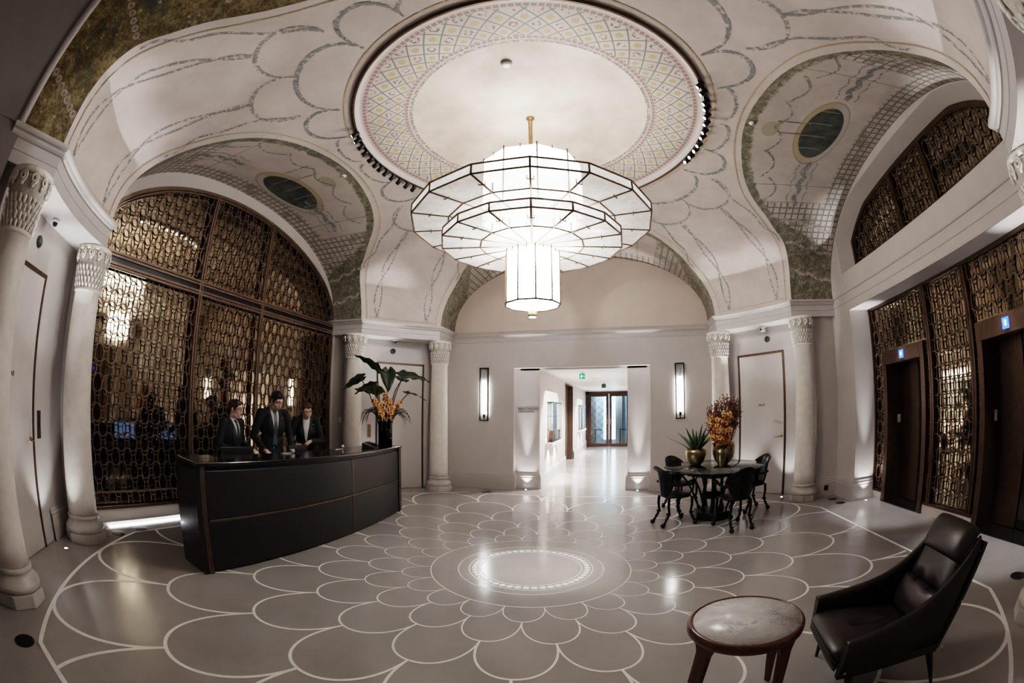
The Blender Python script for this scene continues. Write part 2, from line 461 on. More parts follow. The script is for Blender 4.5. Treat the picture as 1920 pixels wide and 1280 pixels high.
def dome_xyz(thd, r, off=.006):
    th = radians(thd)
    dz = (dome_z(r + .01) - dome_z(r - .01)) / .02
    n = V((dz, 0, -1)).normalized()      # inward normal (r, z)
    if r > 4.57: n = V((-1, 0, 0))
    p = V((r + n.x * off, 0, dome_z(r) + n.z * off))
    return V((p.x * cos(th), p.x * sin(th), p.z)), V((n.x * cos(th), n.x * sin(th), n.z))
def dome_s(s):   # profile by 0..1 from spring to crown
    i = s * (len(PRr) - 1); a = int(min(i, len(PRr) - 2)); f = i - a
    return lerp(PRr[a], PRr[a + 1], f), lerp(PRz[a], PRz[a + 1], f)
def dome_pt2(thd, s, off=.006):
    th = radians(thd); r, z = dome_s(s); r2, z2 = dome_s(min(1, s + .01)); r1, z1 = dome_s(max(0, s - .01))
    t = V((r2 - r1, 0, z2 - z1)).normalized(); n = V((-t.z, 0, t.x));
    if n.x > 0: n = -n
    if abs(n.x) < 1e-6 and n.z > 0: n = -n
    p = V((r, 0, z)) + n * off
    return V((p.x * cos(th), p.x * sin(th), p.z)), V((n.x * cos(th), n.x * sin(th), n.z))
def s_of_r(r):
    for i in range(len(PRr) - 1):
        if PRr[i] >= r >= PRr[i + 1]:
            return (i + (PRr[i] - r) / (PRr[i] - PRr[i + 1] + 1e-9)) / (len(PRr) - 1)
    return 1.0
def s_of_z(z): return interp(z, PRz, [i / (len(PRz) - 1) for i in range(len(PRz))])
def ribbon(mb, pts, w, mi=0):
    """pts: list of (point, normal)"""
    vs = []
    for i, (p, n) in enumerate(pts):
        a = pts[max(0, i - 1)][0]; b = pts[min(len(pts) - 1, i + 1)][0]
        t = (b - a); t = t.normalized() if t.length > 1e-9 else V((1, 0, 0))
        sd = t.cross(n).normalized(); ww = w(i / (len(pts) - 1)) if callable(w) else w
        vs += [p + sd * ww / 2, p - sd * ww / 2]
    mb.add(vs, [(2 * i, 2 * i + 1, 2 * i + 3, 2 * i + 2) for i in range(len(pts) - 1)], mi)
def barrel_edge_s(thd):
    """profile parameter where the dome ends at this azimuth"""
    th = radians(thd); d = (th + pi / 4) % (pi / 2) - pi / 4
    if abs(d) >= TH0: return 0.0
    for k in range(400):
        s = 1 - k / 400; r, z = dome_s(s)
        if z < zb(r * sin(d)): return s
    return 0.0
mb = MB()
for q in range(4):
    tc = 45 + 90 * q
    def arc(c, hw, r0, r1, n=24, w=.045, mi=0):
        pts = []
        for k in range(n + 1):
            t = pi * k / n; th = tc + c - hw * cos(t); r = r0 + (r1 - r0) * sin(t) ** .8
            if s_of_r(r) < barrel_edge_s(th) + .01: continue
            pts.append(dome_pt2(th, s_of_r(r)))
        if len(pts) > 2: ribbon(mb, pts, lambda u: w * (.55 + .75 * sin(pi * u)), mi)
    arc(0, 13.8, 2.21, 2.71, w=.045, mi=1)
    for sg in (-1, 1):
        arc(sg * 21.3, 7.3, 2.20, 2.64, w=.042, mi=1)
        arc(sg * 36.3, 7.6, 2.24, 2.40, w=.036)
        arc(sg * 7.9, 8.0, 2.71, 3.17, w=.036)
        # double garlands hanging down the pendentive
        for b in (0, 1):
            pts = []
            for k in range(60):
                u = k / 59; s = lerp(s_of_r(3.17), s_of_z(3.30), u)
                bul = (sin(pi * min(1, u / .12)) * .5 if u < .12 else 0) + abs(sin(pi * (u - .12) / .44)) * (1.0 if u > .12 else 0)
                dth = sg * (7.2 - .9 * u + (b - .5) * 1.7 * bul)
                pts.append(dome_pt2(tc + dth, s))
            ribbon(mb, pts, .036 if b else .03)
        pts = []
        for k in range(40):
            u = k / 39; s = lerp(s_of_r(2.66), s_of_z(4.1), u)
            th = tc + sg * (15.2 - 2.6 * min(1, u * 2.2) + .5 * sin(u * 16))
            if s > barrel_edge_s(th) + .015: pts.append(dome_pt2(th, s))
        ribbon(mb, pts, .034)
        # knot at the foot
        for k in range(6):
            a = k * pi / 3; pp = []
            for j in range(3):
                pp.append(dome_pt2(tc + sg * 6.3 + .55 * cos(a) * j / 2, s_of_z(3.33 + .045 * sin(a) * j / 2)))
            ribbon(mb, pp, .02)
    # tan line along the spring and up the vault edges
    ribbon(mb, [dome_pt2(tc - 8.3 + 16.6 * k / 20, s_of_z(3.29)) for k in range(21)], .016, 2)
# tan lines concentric with the oculus and following every vault edge
ribbon(mb, [dome_pt2(k * 3, s_of_r(2.15)) for k in range(121)], .022, 2)
for nm, ax in AX.items():
    pts = []
    for ph in PHS:
        x, l, z = edge(ph); th = atan2(l, x); s0 = s_of_z(z)
        # step ~12 cm up/inward on the dome
        sc = 1.0
        px = V((x, l, z)); best = None
        for ds in (.02, .035, .05, .07, .09, .12):
            for dth in ((0, 1, 2, 3) if l >= 0 else (0, -1, -2, -3)):
                pt, n = dome_pt2(math.degrees(ax + th) + dth * .7, min(1, s0 + ds * (abs(sin(ph))) ** 1.0))
                d = min((pt - (Matrix.Rotation(ax, 3, 'Z') @ V(edge(p2)))).length for p2 in PHS[::2])
                e = abs(d - .12)
                if best is None or e < best[0]: best = (e, pt, n)
        pts.append((best[1], best[2]))
    for _ in range(3):
        pts = [pts[0]] + [((pts[i - 1][0] + pts[i][0] + pts[i + 1][0]) / 3, pts[i][1]) for i in range(1, len(pts) - 1)] + [pts[-1]]
    ribbon(mb, pts, .018, 2)
mb.build('painted_garlands', [MGARL, MGARLD, MTAN], ceiling)

# ---- painted vaults
def vault(name, ax, xw, mat):
    mb = MB(); rot = Matrix.Rotation(AX[ax], 4, 'Z'); rows = []; us = []
    arc = 0; prev = None; arcs = []
    for ph in PHS:
        l, z = barrel_pt(ph)
        if prev: arc += sqrt((l - prev[0]) ** 2 + (z - prev[1]) ** 2)
        prev = (l, z); arcs.append(arc)
    n = 14
    for ph, a in zip(PHS, arcs):
        x, l, z = edge(ph); row = []
        for k in range(n + 1):
            row.append(rot @ V((lerp(x, xw, k / n), l, z))); us.append(((xw - x) * k / n, a - arc / 2))
        rows.append(row)
    mb.loft(rows, cap=False, closed=False)
    o = struct(mb.build(name, mat))
    uv = o.data.uv_layers.new(name='vault')
    for lp in o.data.loops: uv.data[lp.index].uv = us[lp.vertex_index]
    return o
vw = vault('ceiling_west', 'west', XW, mk_barrel('painted_vault_west', 'x', XW, (3.72, .2, .30, .58)))
ve = vault('ceiling_east', 'east', XE, mk_barrel('painted_vault_east', 'x', XE, (3.62, .06, .28, .56)))
vn = vault('ceiling_north', 'north', XN, mk_barrel('painted_vault_north', 'y', XN, tone=.9))
vs_ = vault('ceiling_south', 'south', YS, mk_barrel('painted_vault_south', 'y', YS, ivy_all=True))
# garlands painted inside the west and east vaults
def vault_ribbon(mb, ax, path, w, mi=0):
    """path of (x along, arc from crown) points"""
    tab = []; arc = 0; prev = None
    for i in range(401):
        l, z = barrel_pt(pi * i / 400)
        if prev: arc += sqrt((l - prev[0]) ** 2 + (z - prev[1]) ** 2)
        prev = (l, z); tab.append((arc, l, z))
    A = [t[0] - arc / 2 for t in tab]; rot = Matrix.Rotation(AX[ax], 4, 'Z'); pts = []
    for x, a in path:
        l = interp(a, A, [t[1] for t in tab]); z = interp(a, A, [t[2] for t in tab])
        l2 = interp(a + .02, A, [t[1] for t in tab]); z2 = interp(a + .02, A, [t[2] for t in tab])
        n = V((0, (z2 - z), -(l2 - l)));
        n = n.normalized() if n.length > 0 else V((0, 0, -1))
        if n.z > 0: n = -n
        pts.append((rot @ (V((x, l, z)) + n * .006), rot.to_3x3() @ n))
    ribbon(mb, pts, w, mi)
for nm, o, oy, sgn in (('west', vw, -.2, 1), ('east', ve, 0.0, 1)):
    mb = MB()
    for sg in (-1, 1):
        y0 = oy + sg * .72
        vault_ribbon(mb, nm, [(3.66 + .03 * sin(k), y0 + sg * .045 * k) for k in range(22)], .085, 1)
        vault_ribbon(mb, nm, [(3.52 + .02 * sin(k), y0 + sg * .045 * k) for k in range(22)], .025)
        vault_ribbon(mb, nm, [(3.80 + .02 * sin(k), y0 + sg * .045 * k) for k in range(22)], .025)
        for a0, a1 in ((.0, .55), (.55, 1.1), (1.1, 1.6)):
            vault_ribbon(mb, nm, [(2.93 + .16 * a0 * a0 + .16 * sin(pi * k / 12), oy + sg * lerp(a0, a1, k / 12)) for k in range(13)], .035)
        for xx in (.06, -.06):
            vault_ribbon(mb, nm, [(lerp(2.95, 3.42, k / 8), oy + xx * sg * 2) for k in range(9)], .018)
    for sg in (-1, 1):
        for a0 in (1.75, 2.15, 2.6):
            vault_ribbon(mb, nm, [(lerp(2.9, XW if nm == 'west' else XE, k / 24) - .02, oy * 0 + sg * (a0 + .45 * (k / 24) + .03 * sin(k * 1.3))) for k in range(25) if lerp(2.9, 4.5, k / 24) > interp(a0 + .45 * (k / 24), [1.5, 1.9, 2.3, 2.7, 3.2], [3.05, 3.3, 3.55, 3.75, 3.85])], .05, 2)
    mb.build('painted_garlands', [MGARL, MGARLD, MPALE], o)
# pale chains across the south vault's ivy
mb = MB(); _tab = None
rot = Matrix.Rotation(AX['south'], 4, 'Z')
for side in (-1, 1):
    for a0 in (.95, .45, -.05):
        for k in range(16):
            ph = a0 + k * .022 if side > 0 else pi - a0 - k * .022
            x = 3.25 + k * .062
            l, z = barrel_pt(ph)
            l2, z2 = barrel_pt(ph + .01); ex = edge(ph)[0]
            if x < ex + .03 or x > YS - .04 or ph < .05 or ph > pi - .05: continue
            t = V((0, l2 - l, z2 - z)).normalized(); n = V((0, t.z, -t.y)); n = -n if n.z > 0 else n
            c = V((x, l, z))
            for rr, off, mi in ((.034, .006, 0), (.013, .010, 1)):
                mb.add([rot @ (c + n * off + (V((1, 0, 0)) * cos(2 * pi * j / 10) + t * sin(2 * pi * j / 10)) * rr) for j in range(10)], [tuple(range(10))], mi)
mb.build('painted_chains', [MCHAIN, MCHAIND], vs_)
# ---- oculus: dark track ring, raised painted band, clouded disc
mb = MB(); n = 128
def ring(r, z): return [(r * cos(2 * pi * k / n), r * sin(2 * pi * k / n), z) for k in range(n)]
mb.loft([ring(2.075, 4.765), ring(2.075, 4.733), ring(2.06, 4.727), ring(2.035, 4.729), ring(2.032, 4.742)], cap=False)
track = struct(mb.build('trim_1', MBRONZE))
mb = MB()
mb.loft([ring(2.036, 4.737), ring(2.022, 4.737), ring(2.0, 4.788), ring(1.975, 4.79)], cap=False, mi=0)
mb.loft([ring(r, lerp(4.79, 4.88, (1.975 - r) / .6)) for r in (1.975, 1.85, 1.7, 1.55, 1.40, 1.375)], cap=False, mi=1)
mb.loft([ring(1.375, 4.88), ring(1.36, 4.888), ring(1.2, 4.905), ring(.8, 4.93), ring(.4, 4.943), ring(.02, 4.947)], cap=False, mi=2)
struct(mb.build('ceiling_oculus', [MTRIM, MOCUL, MDISC]))

# ---- floor with its petal inlay
mb = MB()
mb.box(-7, 8, -8.2, 17, -.05, 0)
floor = struct(mb.build('floor', [MFLOOR]))
mb = MB(); RB, DL = 4.416, 3.95
def flat(pts, w, mi=0, closed=False, z=.0012):
    vs = []; N = len(pts)
    for i in range(N):
        a = pts[(i - 1) % N] if closed else pts[max(0, i - 1)]; b = pts[(i + 1) % N] if closed else pts[min(N - 1, i + 1)]
        t = V((b[0] - a[0], b[1] - a[1], 0)); t = t.normalized() if t.length > 1e-9 else V((1, 0, 0)); s = V((-t.y, t.x, 0)); ww = w if not callable(w) else w(pts[i])
        p = V((pts[i][0], pts[i][1], z)); vs += [p + s * ww / 2, p - s * ww / 2]
    fs = [(2 * i, 2 * i + 1, 2 * ((i + 1) % N) + 1, 2 * ((i + 1) % N)) for i in range(N if closed else N - 1)]
    mb.add(vs, fs, mi)
def circ(r, n=160): return [(r * cos(2 * pi * k / n), r * sin(2 * pi * k / n)) for k in range(n)]
for r, w in ((.505, .009), (.615, .010), (.7225, .010), (.993, .012)): flat(circ(r), w, closed=True)
for k in range(48):
    a = 2 * pi * k / 48; M = RZ(a)
    mb.add([M @ V((.562 + .029 * cos(t * pi / 8), .033 * sin(t * pi / 8), .0016)) for t in range(16)], [tuple(range(16))], 1)
def inside(x, y): return abs(x) < DL and abs(y) < DL and x * x + y * y < RB * RB
RT = [.993 * (4.416 / .993) ** (i / 6) for i in range(8)]
for n_ in range(1, 8):
    for k in range(20):
        a0 = radians(18 * k + (9 if n_ % 2 else 0)); seg = []
        for j in range(41):
            t = pi * j / 40
            s_, c_ = sin(t), cos(t)
            lr = lerp(log(RT[n_ - 1]), log(RT[n_ - 1]) + log(4.416 / .993) / 6, abs(s_) ** .92); r = exp(lr); a = a0 - radians(9) * math.copysign(abs(c_) ** .95, c_)
            x, y = r * cos(a), r * sin(a)
            if inside(x, y): seg.append((x, y))
            else:
                if len(seg) > 1: flat(seg, lambda p: .0085 * sqrt(p[0] ** 2 + p[1] ** 2), z=.0010 + .0006 * (n_ % 2) + .0003 * (k % 2))
                seg = []
        if len(seg) > 1: flat(seg, lambda p: .0085 * sqrt(p[0] ** 2 + p[1] ** 2), z=.0010 + .0006 * (n_ % 2) + .0003 * (k % 2))
ac = math.acos(DL / RB); bnd = []
for q in range(4):
    a0 = q * pi / 2 + ac; a1 = (q + 1) * pi / 2 - ac
    bnd += [(RB * cos(lerp(a0, a1, k / 40)), RB * sin(lerp(a0, a1, k / 40))) for k in range(41)]
flat(bnd, .038, closed=True, z=.0024)
struct(mb.build('floor_inlay', [MINLAY, MINLAYW], floor))

# ---- corners: alcove walls, entablature, cornices
SG = {'northeast': (1, 1), 'northwest': (-1, 1), 'southwest': (-1, -1), 'southeast': (1, -1)}
def sweep(mb, prof, path, mi=0):
    """prof: (outward offset, z); path: plan points, outward = right-hand side of travel"""
    rings = []
    for i, p in enumerate(path):
        p = V((p[0], p[1])); ns = []
        if i > 0: d = p - V(path[i - 1]); d.normalize(); ns.append(V((d.y, -d.x)))
        if i < len(path) - 1: d = V(path[i + 1]) - p; d.normalize(); ns.append(V((d.y, -d.x)))
        nn = sum(ns, V((0, 0))); nn.normalize(); k = 1 / max(.3, nn.dot(ns[0])); nn *= k
        rings.append([(p.x + nn.x * o, p.y + nn.y * o, z) for o, z in prof])
    mb.loft(rings, cap=False, closed=False, mi=mi, smooth=False)
BASEP = [(.0, .32), (.014, .32), (.02, .30), (.02, .285), (.03, .275), (.03, .245), (.036, .235), (.036, 0)]
ti = 2
for nm, (sx, sy) in SG.items():
    fl = sx * sy < 0
    def P(x, y): return (x * sx, y * sy)
    def path(L): return [P(*q) for q in (reversed(L) if fl else L)]
    ew = XW if sx < 0 else XE; ns = XN if sy > 0 else YS
    # wall behind the columns
    line = [(ew, 2.74), (4.14, 2.70), (4.27, 2.81), (2.81, 4.27), (2.70, 4.14), (2.74, ns)]
    mb = MB(); pl = [P(*q) for q in line]
    mb.loft([[(x, y, 0) for x, y in pl], [(x, y, 2.96) for x, y in pl]], cap=False, closed=False, smooth=False)
    struct(mb.build('wall_' + nm, MWALL2))
    mb = MB(); sweep(mb, BASEP, path([(ew, 2.74), (4.14, 2.70), (4.27, 2.81), (3.95, 3.13)])[::-1] if False else path([(3.94, 3.14), (4.27, 2.81), (4.14, 2.70), (ew, 2.74)]))
    sweep(mb, BASEP, path([(2.74, ns), (2.70, 4.14), (2.81, 4.27), (3.03, 4.05)]))
    struct(mb.build('baseboard_' + nm, MTRIM))
    # entablature block: concave face, flat soffit
    a0 = atan2(BW, sqrt(R_ENT ** 2 - BW ** 2)); a1 = pi / 2 - a0
    inner = [(R_ENT * cos(lerp(a0, a1, k / 24)), R_ENT * sin(lerp(a0, a1, k / 24))) for k in range(25)]
    face = [(ew + .06, BW)] + inner + [(BW, ns + .06)]
    PRF = [(-.35, 2.95), (.0, 2.95), (.0, 3.045), (.008, 3.05), (.008, 3.06), (.0, 3.066), (.0, 3.135), (.018, 3.14), (.03, 3.155), (.036, 3.175), (.06, 3.185), (.07, 3.2), (.07, 3.222), (-.06, 3.224)]
    fp = path(face)
    mb = MB()
    # outward (towards the room centre) must be the right-hand side of travel
    mid = fp[len(fp) // 2]; d = V(fp[len(fp) // 2 + 1]) - V(mid); nrm = V((d.y, -d.x))
    if nrm.dot(V(mid)) > 0: fp = fp[::-1]
    sweep(mb, PRF[1:], fp)
    outer = [P(4.85, BW), P(4.85, 4.85), P(BW, 4.85)]
    soff = [P(*q) for q in face] + [P(BW, 4.75), P(3.1, 4.5), P(4.5, 3.1), P(4.75, BW)]
    soff = [P(ew + .06, BW)] + [P(*q) for q in inner] + [P(BW, ns + .06), P(BW + .3, ns + .06), P(ew + .06, BW + .3)]
    mb.add([(x, y, 2.951) for x, y in soff], [tuple(range(len(soff)))])
    struct(mb.build('trim_%d' % ti, MTRIM)); ti += 1

# ---- west: arch rim, plinth and the bronze lattice screen in front of a mirror
SW_, SHC, SP_ = 2.64, 1.33, 1.93
def zscr(y): return 3.20 + SHC * max(0, 1 - (abs(y) / SW_) ** SP_) ** (1 / SP_)
def arch_strip(mb, x, zlo, zhi, ys, mi=0):
    a = [(x, y, zlo(y)) for y in ys]; b = [(x, y, max(zhi(y), zlo(y) + 1e-4)) for y in ys]
    mb.loft([a, b], cap=False, closed=False, smooth=False, mi=mi)
ys = [BW * cos(p) for p in PHS]
mb = MB()
arch_strip(mb, -XW + .005, lambda y: zscr(y) + .012 if abs(y) < SW_ else 3.2, lambda y: zb(y) + .03, ys)
inn = [(y, zscr(y) + .012) for y in ys]
mb.loft([[(-XW + .005, y, z) for y, z in inn], [(-XW - .12, y, z) for y, z in inn]], cap=False, closed=False)
# jambs beside the screen and wall behind the mirror
for sg in (-1, 1):
    mb.box(-XW - .12, -XW + .005, *sorted((sg * 2.655, sg * 2.76)), 0, 3.24)
mb.box(-XW - .3, -XW - .14, -2.9, 2.9, 0, 4.8)
struct(mb.build('wall_west', MWALL))
mb = MB()
pr = [(-XW - .10, .155), (-XW + .055, .155), (-XW + .075, .14), (-XW + .14, .06), (-XW + .17, .045), (-XW + .17, 0)]
mb.loft([[(x, y, z) for x, z in pr] for y in (-2.655, 2.655)], cap=False, closed=False, smooth=False)
struct(mb.build('baseboard_west', MWALL))

def lattice(mb, y0, y1, z0, z1, inside, M, t=.0102, dpt=.016, pit=.188, step=.169, hh=.105, hw=.0645, zoff=0.0):
    """oval bronze fretwork in the local y-z plane, front at x=+dpt/2"""
    ny = int((y1 - y0) / pit) + 2
    k = 0; z = z0 + zoff
    while z < z1 + hh:
        for j in range(-1, ny + 1):
            y = y0 + pit * (j + (.5 if k % 2 else 0)) + ((y1 - y0) % pit) / 2
            pts = []
            for a in range(18):
                t_ = 2 * pi * a / 18
                w = hw * (1 - .12 * sin(t_))
                pts.append((y + w * cos(t_), z + hh * sin(t_)))
            run = []
            def flush(run, closed):
                if len(run) < 2: return
                n = len(run); rings = []
                for i in range(n):
                    a_ = run[(i - 1) % n] if closed else run[max(0, i - 1)]; b_ = run[(i + 1) % n] if closed else run[min(n - 1, i + 1)]
                    d = V((b_[0] - a_[0], b_[1] - a_[1])); d.normalize(); s = V((-d.y, d.x)) * t / 2
                    p = V(run[i])
                    rings.append([(-dpt / 2, p.x + s.x, p.y + s.y), (dpt / 2, p.x + s.x, p.y + s.y), (dpt / 2, p.x - s.x, p.y - s.y), (-dpt / 2, p.x - s.x, p.y - s.y)])
                mb.loft(rings, cap=False, closed=True, smooth=False, M=M, loop=closed)
            ok = [inside(*p) for p in pts]
            if all(ok): flush(pts, True)
            elif any(ok):
                st = ok.index(False)
                for i in range(1, 19):
                    q = (st + i) % 18
                    if ok[q]: run.append(pts[q])
                    else: flush(run, False); run = []
                flush(run, False)
            # short curved bar to the neighbour on the right
            bar = [(y + hw * .92 + (pit - 2 * hw * .92) * u, z + .028 - .012 * sin(pi * u)) for u in (0, .33, .67, 1)]
            if all(inside(*p) for p in bar): flush(bar, False)
        z += step; k += 1
def frame_bar(mb, pts, w, d, M=None, mi=0):
    """flat bar in the y-z plane"""
    rings = []
    for i, p in enumerate(pts):
        a = pts[max(0, i - 1)]; b = pts[min(len(pts) - 1, i + 1)]
        t = V((b[0] - a[0], b[1] - a[1])); t.normalize(); s = V((-t.y, t.x)) * w / 2
        rings.append([(-d / 2, p[0] + s.x, p[1] + s.y), (d / 2, p[0] + s.x, p[1] + s.y), (d / 2, p[0] - s.x, p[1] - s.y), (-d / 2, p[0] - s.x, p[1] - s.y)])
    mb.loft(rings, cap=True, closed=True, smooth=False, M=M, mi=mi)
scr = empty('lattice_screen', (-XW, 0, .155), 0, 'arched bronze oval lattice screen over a gold mirror behind the reception desk', 'screen', kind='thing')
M0 = T(0, 0, -.155)
ML = .66
mb = MB()
zr0, zr1 = 3.0, 3.135
for y in (-ML, ML):
    for o in (-.022, .022):
        frame_bar(mb, [(y + o, .16), (y + o, zscr(y) - .01)], .03, .04 if o < 0 else .034, M0)
for z in (zr0, zr1):
    for o in (-.02, .02): frame_bar(mb, [(-SW_ + .01, z + o), (SW_ - .01, z + o)], .028, .042, M0)
for sg in (-1, 1): frame_bar(mb, [(sg * (SW_ - .018), .16), (sg * (SW_ - .018), 3.2)], .036, .045, M0)
frame_bar(mb, [(-SW_, .172), (SW_, .172)], .034, .045, M0)
frame_bar(mb, [(-SW_ + .03, .36), (SW_ - .03, .36)], .018, .03, M0)
arcp = [(SW_ * .993 * cos(p), zscr(SW_ * .993 * cos(p)) - .02) for p in PHS]
frame_bar(mb, arcp, .045, .05, M0)
frame_bar(mb, [(y * .978, 3.2 + (z - 3.2) * .965) for y, z in arcp], .018, .036, M0)
mb.build('frame', MLATT, scr)
for y0, y1 in ((-SW_ + .04, -ML - .045), (-ML + .045, ML - .045), (ML + .045, SW_ - .04)):
    mb = MB(); lattice(mb, y0, y1, .28, zr0 - .03, lambda y, z: y0 <= y <= y1 and .19 <= z <= zr0 - .03, M0)
    mb.build('lower_lattice', MLATT, scr)
    mb = MB(); lattice(mb, y0, y1, zr1 + .06, 4.6, lambda y, z: y0 <= y <= y1 and zr1 + .03 <= z <= zscr(y / .975) * 1.0 - .05, M0)
    mb.build('upper_lattice', MLATT, scr)
mb = MB(); yy = [SW_ * cos(p) for p in PHS]
mb.loft([[(-.085, y, .0) for y in yy], [(-.085, y, zscr(y) - .155) for y in yy]], cap=False, closed=False, smooth=False)
mb.build('mirror', MMIRR, scr)
mb = MB()
for sg in (-1, 0, 1):
    c = sg * 1.64; h = (SW_ - ML) / 2 - .06 if sg else ML - .05
    mb.box(-.06, -.012, c - h, c + h, zr0 + .03, zr1 - .03, M=M0)  # black boxes filling the gap between the top rails
mb.build('rail_gap', MBLACK, scr)
# LED strip on the floor edge
mb = MB(); mb.box(-4.255, -4.232, -2.22, -.2, .0, .014)
o = mb.build('led_strip', MLED); tag(o, 'white glowing LED strip along the foot of the lattice screen', 'light strip')

# ---- north wall with the corridor opening
OX0, OX1, OZ = -1.32, 1.40, 2.47
YN = XN
mb = MB()
def wall_rect(mb, x0, x1, z0, z1, y, mi=0): mb.add([(x0, y, z0), (x1, y, z0), (x1, y, z1), (x0, y, z1)], [(0, 1, 2, 3)], mi)
wall_rect(mb, -2.80, OX0, 0, 3.2, YN); wall_rect(mb, OX1, 2.80, 0, 3.2, YN); wall_rect(mb, OX0, OX1, OZ, 3.2, YN)
RD = .16    # recess depth of the opening
for x in (OX0, OX1): mb.box(x - (.001 if x > 0 else .0), x + (.0 if x > 0 else .001), YN, YN + RD, 0, OZ)
mb.box(OX0, OX1, YN, YN + RD, OZ, OZ + .001)
CX0, CX1 = -.82, .95; CZ = 2.43
mb.box(OX0, CX0, YN + RD, YN + RD + .10, 0, OZ + .02); mb.box(CX1, OX1, YN + RD, YN + RD + .10, 0, OZ + .02)
xs = [BW * cos(p) for p in PHS]
mb.loft([[(x, YN, 3.2) for x in xs], [(x, YN, zb(x) + .03) for x in xs]], cap=False, closed=False, smooth=False, mi=1)
wn = struct(mb.build('wall_north', [MWALL, MLUN]))
mb = MB()
NC = [(-.01, 3.0), (.012, 3.004), (.012, 3.02), (.006, 3.026), (.006, 3.10), (.022, 3.105), (.03, 3.125), (.05, 3.135), (.055, 3.15), (.055, 3.17), (0, 3.23)]
sweep(mb, NC, [(-2.8, YN), (2.8, YN)])
struct(mb.build('trim_6', MTRIM))
mb = MB()
sweep(mb, BASEP, [(-2.8, YN), (OX0, YN), (OX0, YN + RD), (CX0, YN + RD), (CX0, YN + RD + .1)])
sweep(mb, BASEP, [(CX1, YN + RD + .1), (CX1, YN + RD), (OX1, YN + RD), (OX1, YN), (2.8, YN)])
struct(mb.build('baseboard_north', MTRIM))

# ---- corridor beyond
YC0, YC1 = YN + RD + .1, 15.5
mb = MB()
def cwall(y0, y1, z0=0, z1=CZ): mb.add([(CX0, y0, z0), (CX0, y1, z0), (CX0, y1, z1), (CX0, y0, z1)], [(0, 1, 2, 3)])
NICH = [(5.35, 6.95), (11.9, 13.8)]; BRN = (8.55, 10.55)
prev = YC0
for a, b in sorted([(n[0], n[1]) for n in NICH] + [BRN]):
    cwall(prev, a)
    if (a, b) == BRN:
        mb.box(CX0 - .25, CX0 - .22, a, b, 0, CZ)
        for y in (a, b): mb.box(CX0 - .22, CX0, y - .001, y + .001, 0, CZ)
    else:
        cwall(a, b, 0, .92); cwall(a, b, 2.05, CZ)
        mb.box(CX0 - .36, CX0 - .33, a, b, .92, 2.05)
        for y in (a, b): mb.box(CX0 - .33, CX0, y - .001, y + .001, .92, 2.05)
        for z in (.92, 2.05): mb.box(CX0 - .33, CX0, a, b, z - .001, z + .001)
    prev = b
cwall(prev, YC1)
struct(mb.build('wall_corridor_left', MWALL))
mb = MB(); CR = 1.25
mb.box(CR, CR + .1, YC0, YC1, 0, CZ); mb.box(CX1, CR + .02, YC0 - .01, YC0 + .02, 0, CZ)
struct(mb.build('wall_corridor_right', MWALL))
mb = MB(); mb.box(CX0 - .4, CR + .1, YN + RD, YC1 + .2, CZ, CZ + .05)
struct(mb.build('ceiling_corridor', MWHITE))
mb = MB()
sweep(mb, BASEP[1:], [(CX0, YC0), (CX0, BRN[0])][::-1] if False else [(CX0, YC0), (CX0, BRN[0])])
sweep(mb, BASEP[1:], [(CX0, BRN[1]), (CX0, YC1)])
struct(mb.build('baseboard_corridor', MTRIM))

# ---- east wall: lift niche below, lattice lunette window above
NY, NZ, XB = 2.07, 2.93, 5.02
LY, LZ0 = 2.14, 3.52
def zlun(y): return 4.20 + .40 * max(0, 1 - (abs(y) / 2.30) ** 2.0) ** .5 if abs(y) < 2.3 else 4.2
mb = MB()
def wy(y0, y1, z0, z1, x=XE): mb.add([(x, y0, z0), (x, y1, z0), (x, y1, z1), (x, y0, z1)], [(0, 1, 2, 3)])
for sg in (-1, 1):
    wy(*sorted((sg * NY, sg * 2.8)), 0, 3.2)
    mb.box(XE, XB + .3, *sorted((sg * NY, sg * (NY + .004))), 0, NZ)
wy(-NY, NY, NZ, 3.2)
mb.box(XE, XB + .3, -NY, NY, NZ, NZ + .004)
wy(-BW, BW, 3.2, LZ0)
yl = [LY * cos(p) for p in PHS]
for sg in (-1, 1):
    seg = [sg * lerp(LY, BW, k / 12) for k in range(13)]
    mb.loft([[(XE, y, LZ0) for y in seg], [(XE, y, max(LZ0, zb(y) + .03)) for y in seg]], cap=False, closed=False, smooth=False)
def ztop(y): return min(zlun(y), zb(y) - .015)
mb.loft([[(XE, y, ztop(y)) for y in yl], [(XE, y, zb(y) + .03) for y in yl]], cap=False, closed=False, smooth=False)
XL = 4.9
def zin(y): return ztop(y * LY / 2.02) - .09
y2 = [2.04 * cos(p) for p in PHS]
mb.loft([[(XE, a, ztop(a)) for a in yl], [(XL, b, zin(b)) for b in y2]], cap=False, closed=False, smooth=False)
for sg in (-1, 1):
    mb.add([(XE, sg * LY, LZ0), (XE, sg * LY, ztop(LY)), (XL, sg * 2.04, zin(2.04)), (XL, sg * 2.04, LZ0 + .09)], [(0, 1, 2, 3)])
mb.add([(XE, -LY, LZ0), (XE, LY, LZ0), (XL, 2.04, LZ0 + .09), (XL, -2.04, LZ0 + .09)], [(0, 1, 2, 3)])
mb.box(XB + .75, XB + .8, -2.9, 2.9, 0, 4.8)
struct(mb.build('wall_east', MWALL))
mb = MB()
sweep(mb, [(0, 3.06), (.01, 3.065), (.01, 3.075), (0, 3.08)], [(XE, 2.8), (XE, -2.8)])
sweep(mb, [(0, 3.20), (.02, 3.205), (.02, 3.225), (0, 3.235)], [(XE, 2.8), (XE, -2.8)])
struct(mb.build('trim_7', MTRIM))
mb = MB()
